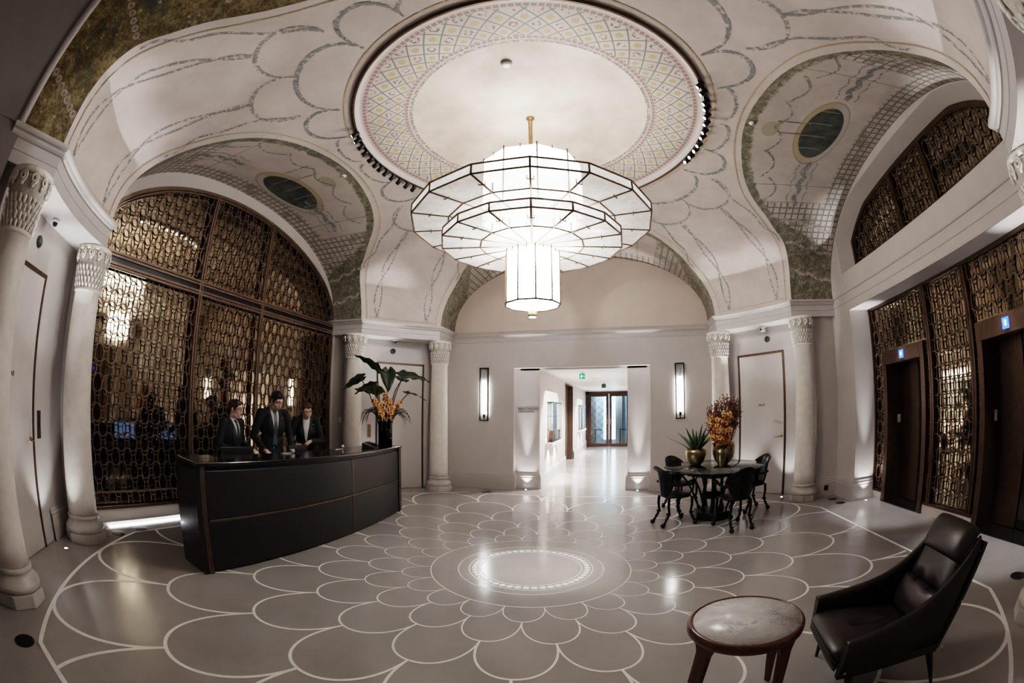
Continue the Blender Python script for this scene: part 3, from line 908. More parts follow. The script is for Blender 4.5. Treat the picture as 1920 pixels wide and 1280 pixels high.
sweep(mb, BASEP, [(XB - .03, NY), (XE, NY), (XE, 2.75)][::-1]); sweep(mb, BASEP, [(XE, -2.75), (XE, -NY), (XB - .03, -NY)][::-1])
struct(mb.build('baseboard_east', MTRIM))
# lunette window
win = struct(empty('window_1', (XL, 0, LZ0 + .09)))
M0 = T(0, 0, -(LZ0 + .09)) @ RZ(pi)
z0w = LZ0 + .09
mb = MB()
arcp = [(2.01 * cos(p), zin(2.01 * cos(p)) - .03) for p in PHS]
frame_bar(mb, [(2.02, z0w)] + arcp + [(-2.02, z0w)], .06, .07, M0)
frame_bar(mb, [(-2.03, z0w + .03), (2.03, z0w + .03)], .06, .07, M0)
for y in (-.46, .46):
    for o in (-.025, .025): frame_bar(mb, [(y + o, z0w), (y + o, zin(y) - .02)], .035, .06 + o * .2, M0)
mb.build('window_frame', MBRONZE, win)
for a, b in ((-1.98, -.51), (-.41, .41), (.51, 1.98)):
    mb = MB(); lattice(mb, a, b, z0w + .02, 4.6, lambda y, z: a <= y <= b and z0w + .06 <= z <= zin(y) - .06, M0)
    mb.build('window_lattice', MLATT, win)
mb = MB(); mb.loft([[(.045, y, z0w - (LZ0 + .09)) for y in y2], [(.045, y, zin(y) - (LZ0 + .09)) for y in y2]], cap=False, closed=False, smooth=False)
mb.build('window_mirror', MMIRR, win)

# lift lobby screen: frame, three lattice panels, mirror with two openings
lscr = empty('lattice_screen', (XB, 0, .10), 0, 'rectangular bronze oval lattice wall with mirror around the two lift doorways', 'screen', kind='thing')
M0 = T(0, 0, -.10) @ RZ(pi)    # local +y of the lattice runs to -y of the room
LF = [(.58, 1.72), (-1.72, -.58)]; LFZ = 2.22
mb = MB()
for y in (-NY + .02, -.46, .46, NY - .02):
    for o in ((-.028, .028) if abs(y) < 1 else (0,)): frame_bar(mb, [(y + o, .12), (y + o, NZ)], .04, .05 + o * .2, M0)
frame_bar(mb, [(-NY, NZ - .02), (NY, NZ - .02)], .04, .05, M0)
for a, b in ((-NY, LF[1][0]), (LF[1][1], LF[0][0]), (LF[0][1], NY)): frame_bar(mb, [(a, .14), (b, .14)], .035, .05, M0)
mb.build('frame', MBRONZE, lscr)
def free(y, z): return not any(a - .02 < y < b + .02 and z < LFZ + .02 for a, b in LF)
for a, b in ((-NY + .045, -.51), (-.41, .41), (.51, NY - .045)):
    mb = MB(); lattice(mb, a, b, .26, NZ, lambda y, z: a <= y <= b and .16 <= z <= NZ - .05 and free(y, z), M0)
    mb.build('lattice_panel', MLATT, lscr)
mb = MB()
for a, b, c, d in ((-NY, LF[1][0], .12, NZ), (LF[1][1], LF[0][0], .12, NZ), (LF[0][1], NY, .12, NZ), (LF[1][0], LF[1][1], LFZ, NZ), (LF[0][0], LF[0][1], LFZ, NZ)):
    mb.box(.04, .045, a, b, c - .1, d - .1)
mb.build('mirror', MMIRR, lscr)
for a, b in ((-NY, LF[1][0]), (LF[1][1], LF[0][0]), (LF[0][1], NY)):
    mb = MB(); mb.box(-.02, .1, a + .002, b - .002, -.10, .02); mb.build('plinth', MWALL, lscr)
for i, (a, b) in enumerate(LF[::1]):
    lab = ('dark bronze lift doorway with blue display, the farther one beside the north corner', 'dark bronze lift doorway with blue display, the nearer one behind the leather armchair')[i]
    cy = (a + b) / 2; lf = empty('lift_doorway', (XB, cy, 0), 0, lab, 'lift door', 'lift doorways in the lattice wall')
    w = (b - a) / 2; M = Matrix()
    mb = MB()
    for sg in (-1, 1): mb.box(-.05, .42, *sorted((sg * (w - .10), sg * w)), 0, LFZ)
    mb.box(-.05, .42, -w + .1, w - .1, LFZ - .20, LFZ)
    mb.build('door_frame', MBRONZE, lf, bevel=.004)
    mb = MB(); mb.box(.36, .42, -w + .10, w - .10, .0, LFZ - .2); mb.build('back_panel', MLACQ, lf)
    for sg in (-1, 1):
        mb = MB(); mb.box(.30, .345, *sorted((sg * .012, sg * (w - .10))), .02, LFZ - .2)
        mb.build('lift_door', MBRONZE if sg > 0 else MLACQ, lf, bevel=.004)
    mb = MB(); mb.box(-.05, .36, -w + .1, w - .1, 0, .014); mb.build('sill', MLACQ, lf)
    mb = MB(); mb.box(-.058, -.049, -.055, .055, LFZ - .155, LFZ - .045); dp = mb.build('floor_display', MBLUE, lf)
    d = text_mesh('digit', '0', .085, MBLUEW, .0, 'CENTER'); d.parent = dp; d.location = (-.0595, 0, LFZ - .10); d.rotation_euler = (pi / 2, 0, -pi / 2)
    mb = MB(); mb.box(-.002, .004, -.035, .035, -.06, .06); mb.lathe([(.016, 0), (.018, .006), (.0, .007)], 14, M=T(-.002, 0, .025) @ Matrix.Rotation(-pi / 2, 4, 'Y')); mb.lathe([(.016, 0), (.018, .006), (.0, .007)], 14, M=T(-.002, 0, -.025) @ Matrix.Rotation(-pi / 2, 4, 'Y'))
    cp = mb.build('call_panel', MWHITE, lf); cp.location = (.2, w - .10, 1.22); cp.rotation_euler = (0, 0, pi / 2)

# ---- south side: the opening the photographer stands in
mb = MB()
for sg in (-1, 1):
    mb.box(*sorted((sg * 2.60, sg * 3.2)), -7.9, -YS + .0, 0, 3.24)
    mb.box(*sorted((sg * 2.60, sg * 2.8)), -YS, -YS + .02, 0, 3.24)
ph2 = PHS
ra = [[(barrel_pt(p)[0] * .99, y, barrel_pt(p)[1] - .012 * sin(p)) for p in ph2] for y in (-YS, -7.9)]
mb.loft(ra, cap=False, closed=False, mi=0)
struct(mb.build('wall_south', MDARKWALL))
mb = MB()
rim = [[(barrel_pt(p)[0] * k, y, ZS + (barrel_pt(p)[1] - ZS) * k) for p in ph2] for k, y in ((1.0, -YS + .03), (.985, -YS + .03), (.98, -YS + .015), (.98, -YS - .03), (.99, -YS - .04))]
mb.loft(rim, cap=False, closed=False)
struct(mb.build('trim_8', MTRIM))
mb = MB(); mb.box(-3.2, 3.2, -7.9, -7.8, 0, 5); struct(mb.build('wall_back', MDARKWALL))
mb = MB()
sweep(mb, BASEP, [(-2.60, -YS + .02), (-2.60, -7.8)][::-1]); sweep(mb, BASEP, [(2.60, -7.8), (2.60, -YS + .02)][::-1])
struct(mb.build('baseboard_south', MTRIM))

# ------------------------------------------------------------------ columns
def make_column():
    r = empty('column', (0, 0, 0)); tag(r, kind='thing', cat='column', group='cream columns in pairs before the corner doors')
    mb = MB(); oc = [(.262 * cos(pi / 8 + k * pi / 4), .262 * sin(pi / 8 + k * pi / 4)) for k in range(8)]
    mb.prism(oc, 0, .105); mb.build('plinth', MSTONE2, r, bevel=.006)
    mb = MB(); mb.lathe([(.235, .105), (.246, .12), (.25, .14), (.246, .16), (.228, .175), (.222, .185), (.205, .20), (.196, .225), (.196, .24), (.203, .245), (.205, .26), (.198, .275), (.19, .28)], 40); mb.build('base_moulding', MSTONE2, r)
    mb = MB(); prof = []
    for k in range(15):
        t = k / 14; prof.append((.183 - .026 * t ** 1.6, .28 + t * 2.20))
    mb.lathe(prof + [(.163, 2.484), (.172, 2.492), (.172, 2.512), (.160, 2.52)], 40); mb.build('shaft', MSTONE, r)
    mb = MB()
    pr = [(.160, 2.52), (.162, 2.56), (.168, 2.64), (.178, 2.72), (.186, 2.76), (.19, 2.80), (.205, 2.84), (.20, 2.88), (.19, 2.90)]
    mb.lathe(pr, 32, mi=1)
    nb = 24
    for row in range(4):
        z = 2.545 + row * .058
        for k in range(nb):
            a = 2 * pi * (k + .5 * (row % 2)) / nb
            rr = interp(z, [p[1] for p in pr], [p[0] for p in pr])
            # woven leaf-shaped scales
            M = RZ(a) @ T(rr + .003, 0, z) @ Matrix.Rotation(radians(10), 4, 'Y')
            mb.add([(0, -.013, -.026), (.004, .0, -.034), (0, .013, -.026), (.013, .017, .012), (.020, 0, .030), (.013, -.017, .012), (.017, 0, 0)], [(0, 1, 6), (1, 2, 6), (2, 3, 6), (3, 4, 6), (4, 5, 6), (5, 0, 6)], M=M)
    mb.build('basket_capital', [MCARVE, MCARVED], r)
    mb = MB()
    for k in range(12):
        a = 2 * pi * k / 12; M = RZ(a) @ T(.196, 0, 2.862)
        # curled volute rosette
        pts = []
        for j in range(22):
            t = j / 21; rr = .043 * (1 - .72 * t); an = -pi / 2 + t * 3.2 * pi
            pts.append((.018 + .010 * t, rr * cos(an) * .85, rr * sin(an)))
        mb.tube(pts, [.011 - .004 * j / 21 for j in range(22)], 6, M=M)
        mb.ell((.012, 0, -.045), (.016, .020, .022), M=M, nu=8, nv=6)
    mb.lathe([(.185, 2.90), (.215, 2.905), (.222, 2.925), (.215, 2.95), (.12, 2.95)], 32)
    mb.build('volute_ring', MCARVE, r)
    return r
CA, CB = 2.69, 3.92
clabels = [
    ((-CB, CB * 0 + CA), 'cream column behind the reception desk flowers, left of the north-west corner door'),
    ((-CA, CB), 'cream column between the flower vase and the corridor wall sconce'),
    ((CA, CB), 'cream column rising behind the orchids on the glass table'),
    ((CB, CA), 'cream column between the door with a lever handle and the lift lobby'),
    ((-CB, -CA), 'cream column beside the LED strip at the lattice screen edge'),
    ((-CA, -CB), 'cream column nearest the camera at the left picture edge'),
    ((CB, -CA), 'cream column cut off by the right picture edge beyond the armchair'),
    ((CA, -CB), 'cream column whose dark capital shows in the top right picture corner'),
]
colp = make_column()
for i, (p, lab) in enumerate(clabels):
    if i == 0: colp.location = (*p, 0); colp['label'] = lab
    else: dup(colp, (*p, 0), 0, lab)

# ------------------------------------------------------------------ corner doors
di = 1
for nm, (sx, sy) in SG.items():
    if nm == 'southeast': continue
    # plan frame: origin on the diagonal wall, local x along the wall (right when seen from the room), local y into the room
    c = V((3.54 * sx, 3.54 * sy, 0)); inn = V((-sx, -sy, 0)).normalized()
    ang = atan2(inn.y, inn.x) - pi / 2; R = RZ(ang)         # local +y -> room
    # tangent towards the north/south side
    tx = (R.inverted() @ V((-sx, sy, 0))).x; tx = 1 if tx > 0 else -1
    e0, e1 = sorted((tx * .636, -tx * .325))
    d = struct(empty('door_%d' % di, c, ang)); di += 1
    mb = MB()
    for e in (e0, e1): mb.box(e - .018, e + .018, .0, .02, 0, 2.50)
    mb.box(e0 - .018, e1 + .018, 0, .02, 2.475, 2.515)
    mb.build('door_frame', MBRONZE, d)
    mb = MB(); mb.box(e0 + .018, e1 - .018, .002, .012, .008, 2.475); mb.build('door_leaf', MDOOR, d)
    # lever handle on the side towards the east/west
    hx = -tx * .26
    mb = MB(); mb.lathe([(.024, 0), (.024, .01), (.008, .012), (.008, .05)], 16, M=T(hx, .012, 1.02) @ Matrix.Rotation(-pi / 2, 4, 'X'))
    mb.tube([(hx, .058, 1.02), (hx + tx * .06, .06, 1.02), (hx + tx * .125, .058, 1.02)], [.010, .009, .008], 8)
    mb.build('door_handle', MBRASS, d)
    text_obj('door_sign', 'PRIVÉ', .055, MGREYTXT, d, (tx * .16, .014, 1.58), (pi / 2, 0, pi), cx='CENTER')
    # speaker disc and camera above the door
    where = {'northeast': 'the right-hand corner door', 'northwest': 'the corner door behind the flowers', 'southwest': 'the corner door at the left picture edge'}[nm]
    W = T(*c) @ R
    mb = MB(); mb.lathe([(.05, 0), (.055, .004), (.055, .016), (.047, .02), (.0, .02)], 24, M=Matrix.Rotation(-pi / 2, 4, 'X'))
    o = mb.build('wall_speaker', MBLK); o.matrix_world = W @ T(-tx * .02, 0, 2.74); tag(o, 'round black speaker disc on the wall above ' + where, 'speaker', 'speaker discs above the corner doors')
    cam = empty('security_camera', W @ V((-tx * .02, .16, 2.95)), ang, 'small white security camera under the soffit above ' + where, 'camera', 'security cameras under the soffits')
    mb = MB(); mb.lathe([(.04, 0), (.045, -.02), (.04, -.03), (.0, -.032)], 20); mb.build('mount', MWHITE, cam)
    if nm == 'northeast':
        mb = MB(); mb.tube([(0, 0, -.02), (0, .02, -.05)], .012, 8); mb.box(-.03, .03, -.05, .09, -.09, -.04); mb.build('housing', MWHITE, cam, bevel=.008)
        mb = MB(); mb.lathe([(.02, 0), (.02, .01), (0, .012)], 12, M=T(0, .09, -.065) @ Matrix.Rotation(-pi / 2, 4, 'X')); mb.build('lens', MBLK, cam)
    else:
        mb = MB(); mb.ell((0, 0, -.035), (.032, .032, .035)); mb.build('dome_lens', MBLK, cam)
    if nm != 'northeast':
        hx2 = -tx * .47
        mb = MB(); mb.box(hx2 - .035, hx2 + .035, 0, .012, 1.02, 1.28); mb.box(hx2 - .01, hx2 + .01, .012, .016, 1.12, 1.18)
        o = mb.build('card_reader_plate', MBRASS if nm == 'northwest' else MBRONZE, bevel=.003); o.matrix_world = W
        tag(o, 'upright bronze wall plate beside ' + where, 'wall plate')
mb = MB(); mb.box(-4.245, -4.175, 2.69, 2.702, 1.30, 1.40); mb.box(-4.228, -4.192, 2.684, 2.692, 1.325, 1.375)
o = mb.build('light_switch', MWHITE, bevel=.003); tag(o, 'white light switch on the wall left of the column behind the desk', 'switch')
mb = MB(); mb.box(4.33, 4.41, 2.67, 2.695, .10, .19); mb.box(4.345, 4.395, 2.664, 2.672, .115, .175)
o = mb.build('wall_socket', MBLK, bevel=.003); tag(o, 'black floor-level wall socket beside the right-hand column', 'socket')
# floor boxes and floor uplights
for k, ((x, y), lab) in enumerate([((-1.75, 4.07), 'round black floor box beneath the left wall sconce'), ((4.385, 2.41), 'round black floor box by the wall socket, the farther of the pair'), ((4.37, 2.07), 'round black floor box by the wall socket, the nearer of the pair'),
                      ((-3.985, -2.207), 'round black floor box by the LED strip, the one nearer the column'), ((-4.04, -1.83), 'round black floor box by the LED strip, the one nearer the desk'), ((-2.02, -4.077), 'round black floor box at the lower left, outside the inlay line'), ((4.34, -2.04), 'round black floor box at the right edge beyond the armchair')]):
    mb = MB(); mb.lathe([(.085, 0), (.085, .003), (.078, .004), (.0, .0045)], 28); mb.lathe([(.012, .0045), (.011, .007), (0, .007)], 10, M=T(.05, 0, 0))
    o = mb.build('floor_box', MBLACK, loc=(x, y, .0015)); tag(o, lab, 'floor box', 'black floor boxes')
UPL = [((-2.85, 3.82), 'small glowing floor uplight beside the column left of the corridor'), ((3.66, 3.07), 'small glowing floor uplight in front of the right-hand corner door'), ((-1.07, 4.555), 'small glowing floor uplight left of the corridor opening'),
       ((1.16, 4.555), 'small glowing floor uplight right of the corridor opening'), ((4.80, 1.92), 'small glowing floor uplight beside the farther lift doorway'), ((-3.66, -3.07), 'small glowing floor uplight by the left corner door')]
HID = [((2.98, 3.72), 'floor uplight behind the orchid table'), ((-3.66, 3.07), 'floor uplight behind the desk flowers'), ((-3.0, -3.72), 'floor uplight behind the nearest left column'), ((3.66, -3.07), 'floor uplight behind the right edge column'), ((4.80, -1.92), 'floor uplight beside the nearer lift doorway')]
for (x, y), lab in UPL:
    u = empty('floor_uplight', (x, y, .0015), 0, lab, 'floor light', 'floor uplights')
    mb = MB(); mb.lathe([(.022, 0), (.034, 0), (.036, .004), (.024, .006), (.022, .004)], 20, cap=False); mb.build('bezel', MBRASS, u)
    mb = MB(); mb.lathe([(.022, .002), (.015, .005), (0, .006)], 16); mb.build('lens', MUPL, u)

# ------------------------------------------------------------------ chandelier
ch = empty('chandelier', (0, 0, 2.50), 0, 'large tiered opal glass chandelier hanging from the painted oculus', 'chandelier')
Mz = T(0, 0, -2.50)
mb = MB(); mb.lathe([(.05, 4.945), (.05, 4.93), (.024, 4.925), (.024, 4.20), (.024, 3.30)], 16, M=Mz); mb.lathe([(.03, 4.90), (.03, 4.87), (.024, 4.87)], 16, M=Mz, cap=False)
mb.build('rod', MBRASS, ch)
def poly(n, r, z, ph): return [V((r * cos(2 * pi * k / n + ph), r * sin(2 * pi * k / n + ph), z)) for k in range(n)]
def drum(name, n, r, z0, z1, ph, bottom, clips=True):
    g = MB()
    g.loft([poly(n, r, z0, ph), poly(n, r, z1, ph)], cap=False, smooth=False, M=Mz)
    if bottom: g.add(poly(n, r, z0, ph), [tuple(range(n))], M=Mz)
    o = g.build(name, MDRUMU if 'upper' in name else MDRUM, ch)
    f = MB(); a = poly(n, r + .003, z0, ph); b = poly(n, r + .003, z1, ph)
    for k in range(n):
        f.tube([a[k], b[k]], .0085, 6, M=Mz); f.tube([a[k], a[(k + 1) % n]], .0095, 6, M=Mz)
        if clips:
            m = (b[k] + b[(k + 1) % n]) / 2; f.tube([m + V((0, 0, -.02)), m + V((0, 0, .03))], .006, 6, M=Mz)
            f.tube([b[k], b[k] + V((0, 0, .03))], .008, 6, M=Mz)
    f.build('drum_frame', MFRAME, o)
drum('upper_drum', 10, .55, 3.56, 4.19, 0, False)
drum('lower_drum', 10, .275, 2.645, 3.18, 0, True)
def tray(name, R, rin, rmid, z0, z1):
    n = 16; ph = pi / n
    g = MB()
    A = poly(n, rin, z0, ph); B = poly(n, rmid, z0, ph); C = poly(n, R, z0, ph); D = poly(n, R, z1, ph)
    g.loft([A, B, C, D], cap=False, smooth=False, M=Mz)
    o = g.build(name, MFROST, ch)
    f = MB(); t = .0098
    for k in range(n):
        k2 = (k + 1) % n
        f.tube([A[k], C[k]], t, 6, M=Mz); f.tube([C[k], D[k]], t, 6, M=Mz); f.tube([C[k], C[k2]], t, 6, M=Mz); f.tube([D[k], D[k2]], t, 6, M=Mz); f.tube([B[k], B[k2]], t * .9, 6, M=Mz)
        f.tube([B[k], B[k] + V((0, 0, .10))], t, 6, M=Mz)
        m = (B[k] + C[k]) / 2; u = (C[k2] - C[k]).normalized() * .03
        f.tube([m + u + V((0, 0, .022)), m + u - V((0, 0, .012)), m - u - V((0, 0, .012)), m - u + V((0, 0, .022))], .006, 6, M=Mz)
    f.build('tray_frame', MFRAME, o)
tray('upper_tray', 1.262, .50, .885, 3.48, 3.575)
tray('lower_tray', .938, .10, .535, 3.27, 3.355)
mb = MB(); mb.lathe([(.02, 3.34), (.075, 3.335), (.085, 3.30), (.08, 3.27), (.03, 3.255), (.02, 3.18)], 24, M=Mz); mb.build('hub', MBRASS, ch)
mb = MB(); mb.lathe([(.038, 2.645), (.042, 2.60), (.046, 2.545), (.044, 2.525), (.03, 2.523)], 20, M=Mz); mb.build('finial', MGOLD, ch)
mb = MB(); mb.lathe([(.036, 2.526), (.036, 2.521), (0, 2.520)], 16, M=Mz); mb.build('finial_light', MDRUM, ch)

# ---- track spots round the oculus
SPL = [-159.6, -163.4, -167.6, -171.7, -176.5, 179.5, 176.3, 172.6, 168.5, 164.5, 160.3, 156.5]
SPR = [-22.1, -18.3, -13.5, -10.4, -6.1, -2.1, 2.6, 6.0, 11.0, 14.6, 19.0, 22.6]
def make_spot(aim):
    r = empty('track_spot')
    tag(r, cat='spotlight', group='track spotlights on the oculus ring')
    mb = MB(); mb.box(-.012, .012, -.018, .018, -.03, .0); mb.tube([(0, 0, -.02), (0, 0, -.05)], .007, 8); mb.build('bracket', MBLACK, r)
    M = T(0, 0, -.06) @ Matrix.Rotation(aim, 4, 'Y')
    mb = MB(); mb.lathe([(.012, -.05), (.024, -.046), (.026, .0), (.030, .05), (.027, .052), (.022, .04)], 14, M=M); mb.build('lamp_head', MBLACK, r)
    mb = MB(); mb.lathe([(.021, .0505), (.01, .051), (0, .051)], 12, M=M); mb.build('lens', MSPOTL, r)
    return r
sR = None
for i, a in enumerate(SPR):
    p = (2.045 * cos(radians(a)), 2.045 * sin(radians(a)), 4.728)
    lab = 'black track spotlight with bright lens on the right arc of the oculus ring'
    if sR is None: sR = make_spot(radians(180 + 55)); sR.location = p; sR.rotation_euler = (0, 0, radians(a)); sR['label'] = lab
    else: dup(sR, p, radians(a), lab)
sL = None
for i, a in enumerate(SPL):
    p = (2.045 * cos(radians(a)), 2.045 * sin(radians(a)), 4.728)
    lab = 'black track spotlight on the left arc of the oculus ring'
    if sL is None: sL = make_spot(radians(90 + 35)); sL.location = p; sL.rotation_euler = (0, 0, radians(a)); sL['label'] = lab
    else: dup(sL, p, radians(a), lab)
sd = empty('smoke_detector', (-.01, -1.06, 4.918), 0, 'grey smoke detector on the clouded disc above the chandelier', 'smoke detector')
mb = MB(); mb.lathe([(.055, 0), (.06, -.006), (.058, -.022), (.045, -.026)], 24); mb.build('base', pm('grey_plastic', (.25, .24, .23), .5), sd)
mb = MB(); mb.lathe([(.042, -.026), (.044, -.045), (.03, -.055), (0, -.056)], 24); mb.build('sensor', MWHITE, sd)
for (x, y, z), lab in (((-2.66, .15, 4.716), 'small white detector at the edge of the left painted vault'), ((2.62, -.05, 4.716), 'small white detector at the edge of the right painted vault')):
    mb = MB(); mb.lathe([(.035, 0), (.038, -.006), (.03, -.02), (.0, -.022)], 20)
    tag(mb.build('ceiling_sensor', MWHITE, loc=(x, y, z)), lab, 'detector', 'white detectors on the painted vaults')

# ---- wall sconces
def make_sconce():
    r = empty('wall_sconce'); tag(r, cat='wall lamp', group='tall wall sconces beside the corridor')
    mb = MB(); w, h0, h1 = .092, 1.40, 2.48
    for sg in (-1, 1): mb.box(*sorted((sg * (w - .018), sg * w)), -.09, -.02, h0, h1)
    for z in (h0, h1 - .02): mb.box(-w, w, -.09, -.02, z, z + .02)
    mb.box(-.03, .03, -.03, 0, h0 + .2, h0 + .3); mb.box(-.03, .03, -.03, 0, h1 - .3, h1 - .2)
    mb.build('frame', MBLACK, r, bevel=.003)
    mb = MB(); mb.box(-w + .016, w - .016, -.084, -.078, h0 + .02, h1 - .02); mb.build('front_glass', MGLASS, r)
    mb = MB(); mb.lathe([(.036, h0 + .14), (.038, h0 + .16), (.038, h1 - .28), (.034, h1 - .26)], 20, M=T(0, -.05, 0)); mb.build('lamp_tube', MTUBE, r)
    mb = MB(); mb.lathe([(.01, h0 + .06), (.022, h0 + .07), (.026, h0 + .12), (.03, h0 + .14)], 16, M=T(0, -.05, 0)); mb.tube([(0, -.05, h0 + .02), (0, -.05, h0 + .07)], .008, 8); mb.build('lamp_holder', MBLACK, r)
    mb = MB(); mb.lathe([(.033, h1 - .26), (.035, h1 - .24), (.035, h1 - .10), (.03, h1 - .09)], 20, M=T(0, -.05, 0)); mb.build('frosted_cap', MFROST, r)
    return r
s1 = make_sconce(); s1.location = (-1.93, YN, 0); s1['label'] = 'tall black framed glowing wall sconce left of the corridor opening'
dup(s1, (1.98, YN, 0), 0, 'tall black framed glowing wall sconce right of the corridor opening')

# ---- corridor furnishings
o = text_obj('wall_lettering', 'BIBLIOTHÈQUE\nORANGERIE', .062, MGREYTXT, None, (-1.27, YN + RD - .002, 1.62), (pi / 2, 0, 0), line=.95)
tag(o, 'grey wall lettering reading BIBLIOTHÈQUE ORANGERIE with an upward chevron', 'lettering')
mb = MB(); mb.tube([(.36, -.04, 0), (.385, 0, 0), (.41, -.04, 0)], .005, 6); mb.build('chevron', MGREYTXT, o)
def exit_sign(y, x, lab, lit):
    e = empty('exit_sign', (x, y, CZ), 0, lab, 'exit sign')
    mb = MB(); mb.box(-.012, .012, -.012, .012, -.03, 0); mb.box(-.065, .065, -.022, .022, -.15, -.03); mb.build('housing', MWHITE if lit else MBLK, e, bevel=.003)
    mb = MB(); mb.box(-.055, .055, -.025, -.0222, -.142, -.04); f = mb.build('sign_face', MGREEN if lit else pm('dark_green_face', (.01, .05, .03), .4), e)
    if lit:
        mb = MB(); y0 = -.0262
        mb.lathe([(.008, 0), (0, .001)], 10, M=T(-.012, y0, -.062) @ Matrix.Rotation(pi / 2, 4, 'X'))
        for a, b in (((-.012, -.072), (-.018, -.098)), ((-.018, -.098), (-.004, -.112)), ((-.004, -.112), (-.006, -.13)), ((-.018, -.098), (-.036, -.12)), ((-.012, -.076), (.010, -.086)), ((-.014, -.076), (-.034, -.086)), ((.02, -.09), (.045, -.09)), ((.045, -.09), (.034, -.08)), ((.045, -.09), (.034, -.10))):
            mb.tube([(a[0], y0, a[1]), (b[0], y0, b[1])], .0035, 5)
        mb.build('pictogram', MGWHITE, f)
exit_sign(5.35, -.02, 'lit green exit sign hanging at the front of the corridor', True)
exit_sign(9.3, .26, 'dark unlit exit sign hanging deeper in the corridor', False)
mb = MB(); mb.lathe([(.05, 0), (.05, -.02), (.035, -.03), (0, -.031)], 20); tag(mb.build('corridor_detector', MWHITE, loc=(.1, 7.3, CZ)), 'white disc detector on the corridor ceiling between the exit signs', 'detector')
for i, (a, b) in enumerate(NICH):
    c = (a + b) / 2; n = empty('display_case', (CX0, c, .92), 0, ('lit display niche with glass case and shelf, nearer one in the corridor', 'lit display niche with glass case and shelf, farther one in the corridor')[i], 'display case')
    h = (b - a) / 2
    mb = MB(); mb.box(-.02, .16, -h - .05, h + .05, -.09, -.01); mb.build('shelf', MWHITE, n, bevel=.004)
    for sg in (-1, 1):
        mb = MB(); g0 = sg * h * .5; w = h * .40
        mb.box(.02, .14, g0 - w, g0 + w, -.01, .0); k = mb.build('case_base', MBLACK, n); mb = MB(); mb.box(.02, .14, g0 - w, g0 + w, .86, .885); mb.build('case_top', MBLACK, n)
        mb = MB(); mb.loft([[(x, y, z) for x, y in ((.02, g0 - w), (.14, g0 - w), (.14, g0 + w), (.02, g0 + w))] for z in (0, .86)], cap=False, smooth=False); mb.build('case_glass', MGLASS, k)
        mb = MB(); mb.box(.02, .13, g0 - w + .01, g0 + w - .01, .56, .57); mb.build('glass_shelf', MGLASS, k)
    mb = MB(); mb.box(-.325, -.32, -h + .01, h - .01, .01, 1.12); mb.build('glowing_back', MNICHE, n)
for (y, z, nm, lab) in ((5.75, .92, 'handbag', 'small brown leather handbag in the nearer corridor display case'), (6.5, .92, 'boxed_gift', 'pale gift box in the nearer corridor display case')):
    mb = MB()
    if nm == 'handbag':
        mb.loft([[(CX0 + .08 + dx * k, y + dy * k, z + .001 + zz) for dx, dy in ((-.05, -.16), (.05, -.16), (.05, .16), (-.05, .16))] for k, zz in ((1, 0), (1.05, .1), (.8, .24))], smooth=False)
        mb.tube([(CX0 + .08, y + .1 * cos(t * pi / 10), z + .24 + .14 * sin(t * pi / 10)) for t in range(11)], .008, 6)
        tag(mb.build(nm, pm('handbag_leather', (.20, .07, .05), .45), bevel=.01), lab, 'handbag')
    else:
        mb.box(CX0 + .03, CX0 + .13, y - .15, y + .15, z + .001, z + .22); mb.box(CX0 + .025, CX0 + .135, y - .155, y + .155, z + .17, z + .24); tag(mb.build(nm, pm('gift_card', (.45, .42, .38), .6), bevel=.004), lab, 'box')
mb = MB(); mb.box(CX0 - .215, CX0 - .17, BRN[0] + .03, BRN[1] - .03, .02, CZ - .02); mb.box(CX0 - .21, CX0 - .003, BRN[1] - .04, BRN[1] - .004, 0, CZ - .01); mb.box(CX0 - .21, CX0 - .003, BRN[0] + .004, BRN[1] - .04, CZ - .04, CZ - .01); o = struct(mb.build('door_4', MBROWNWOOD))
# glazed double doors
MDKWOOD = pm('dark_mahogany', (.040, .015, .010), .35, var=.25)
gd = struct(empty('door_5', (.2, YC1, 0)))
mb = MB()
for x0, x1 in ((-1.02, -.90), (.92, 1.05)): mb.box(x0, x1, -.06, .06, 0, CZ)
mb.box(-1.02, 1.05, -.06, .06, CZ - .10, CZ); mb.build('door_frame', MDKWOOD, gd)
for sg in (-1, 1):
    mb = MB(); a, b = sorted((sg * .005, sg * .90))
    mb.box(a, b, -.03, .03, .01, .16); mb.box(a, b, -.03, .03, CZ - .22, CZ - .1)
    mb.box(a, a + .12, -.03, .03, .16, CZ - .22); mb.box(b - .12, b, -.03, .03, .16, CZ - .22)
    lf = mb.build('door_leaf', MDKWOOD, gd, bevel=.006)
    mb = MB(); mb.box(a + .12, b - .12, -.006, .006, .16, CZ - .22); mb.build('door_pane', MGLASS, lf)
    mb = MB(); hx = sg * .07; mb.tube([(hx, -.03, 1.0), (hx, -.07, 1.0), (hx, -.07, 1.2), (hx, -.03, 1.2)], .012, 8); mb.build('door_handle', MBRASS, lf)
# lattice tracery only on the left leaf's pane
mb = MB()
for k in range(-4, 9):
    for s in (-1, 1):
        p0 = (-.78, .16 + k * .32 if s > 0 else .16 + k * .32 + .64); p1 = (-.12, p0[1] + .64 * s)
        pts = []
        for j in range(25):
            x = lerp(p0[0], p1[0], j / 24); z = lerp(p0[1], p1[1], j / 24)
            if .17 < z < CZ - .23: pts.append((x, -.012, z))
        if len(pts) > 1: mb.tube(pts, .008, 4)
mb.build('tracery', MBRONZE, gd)
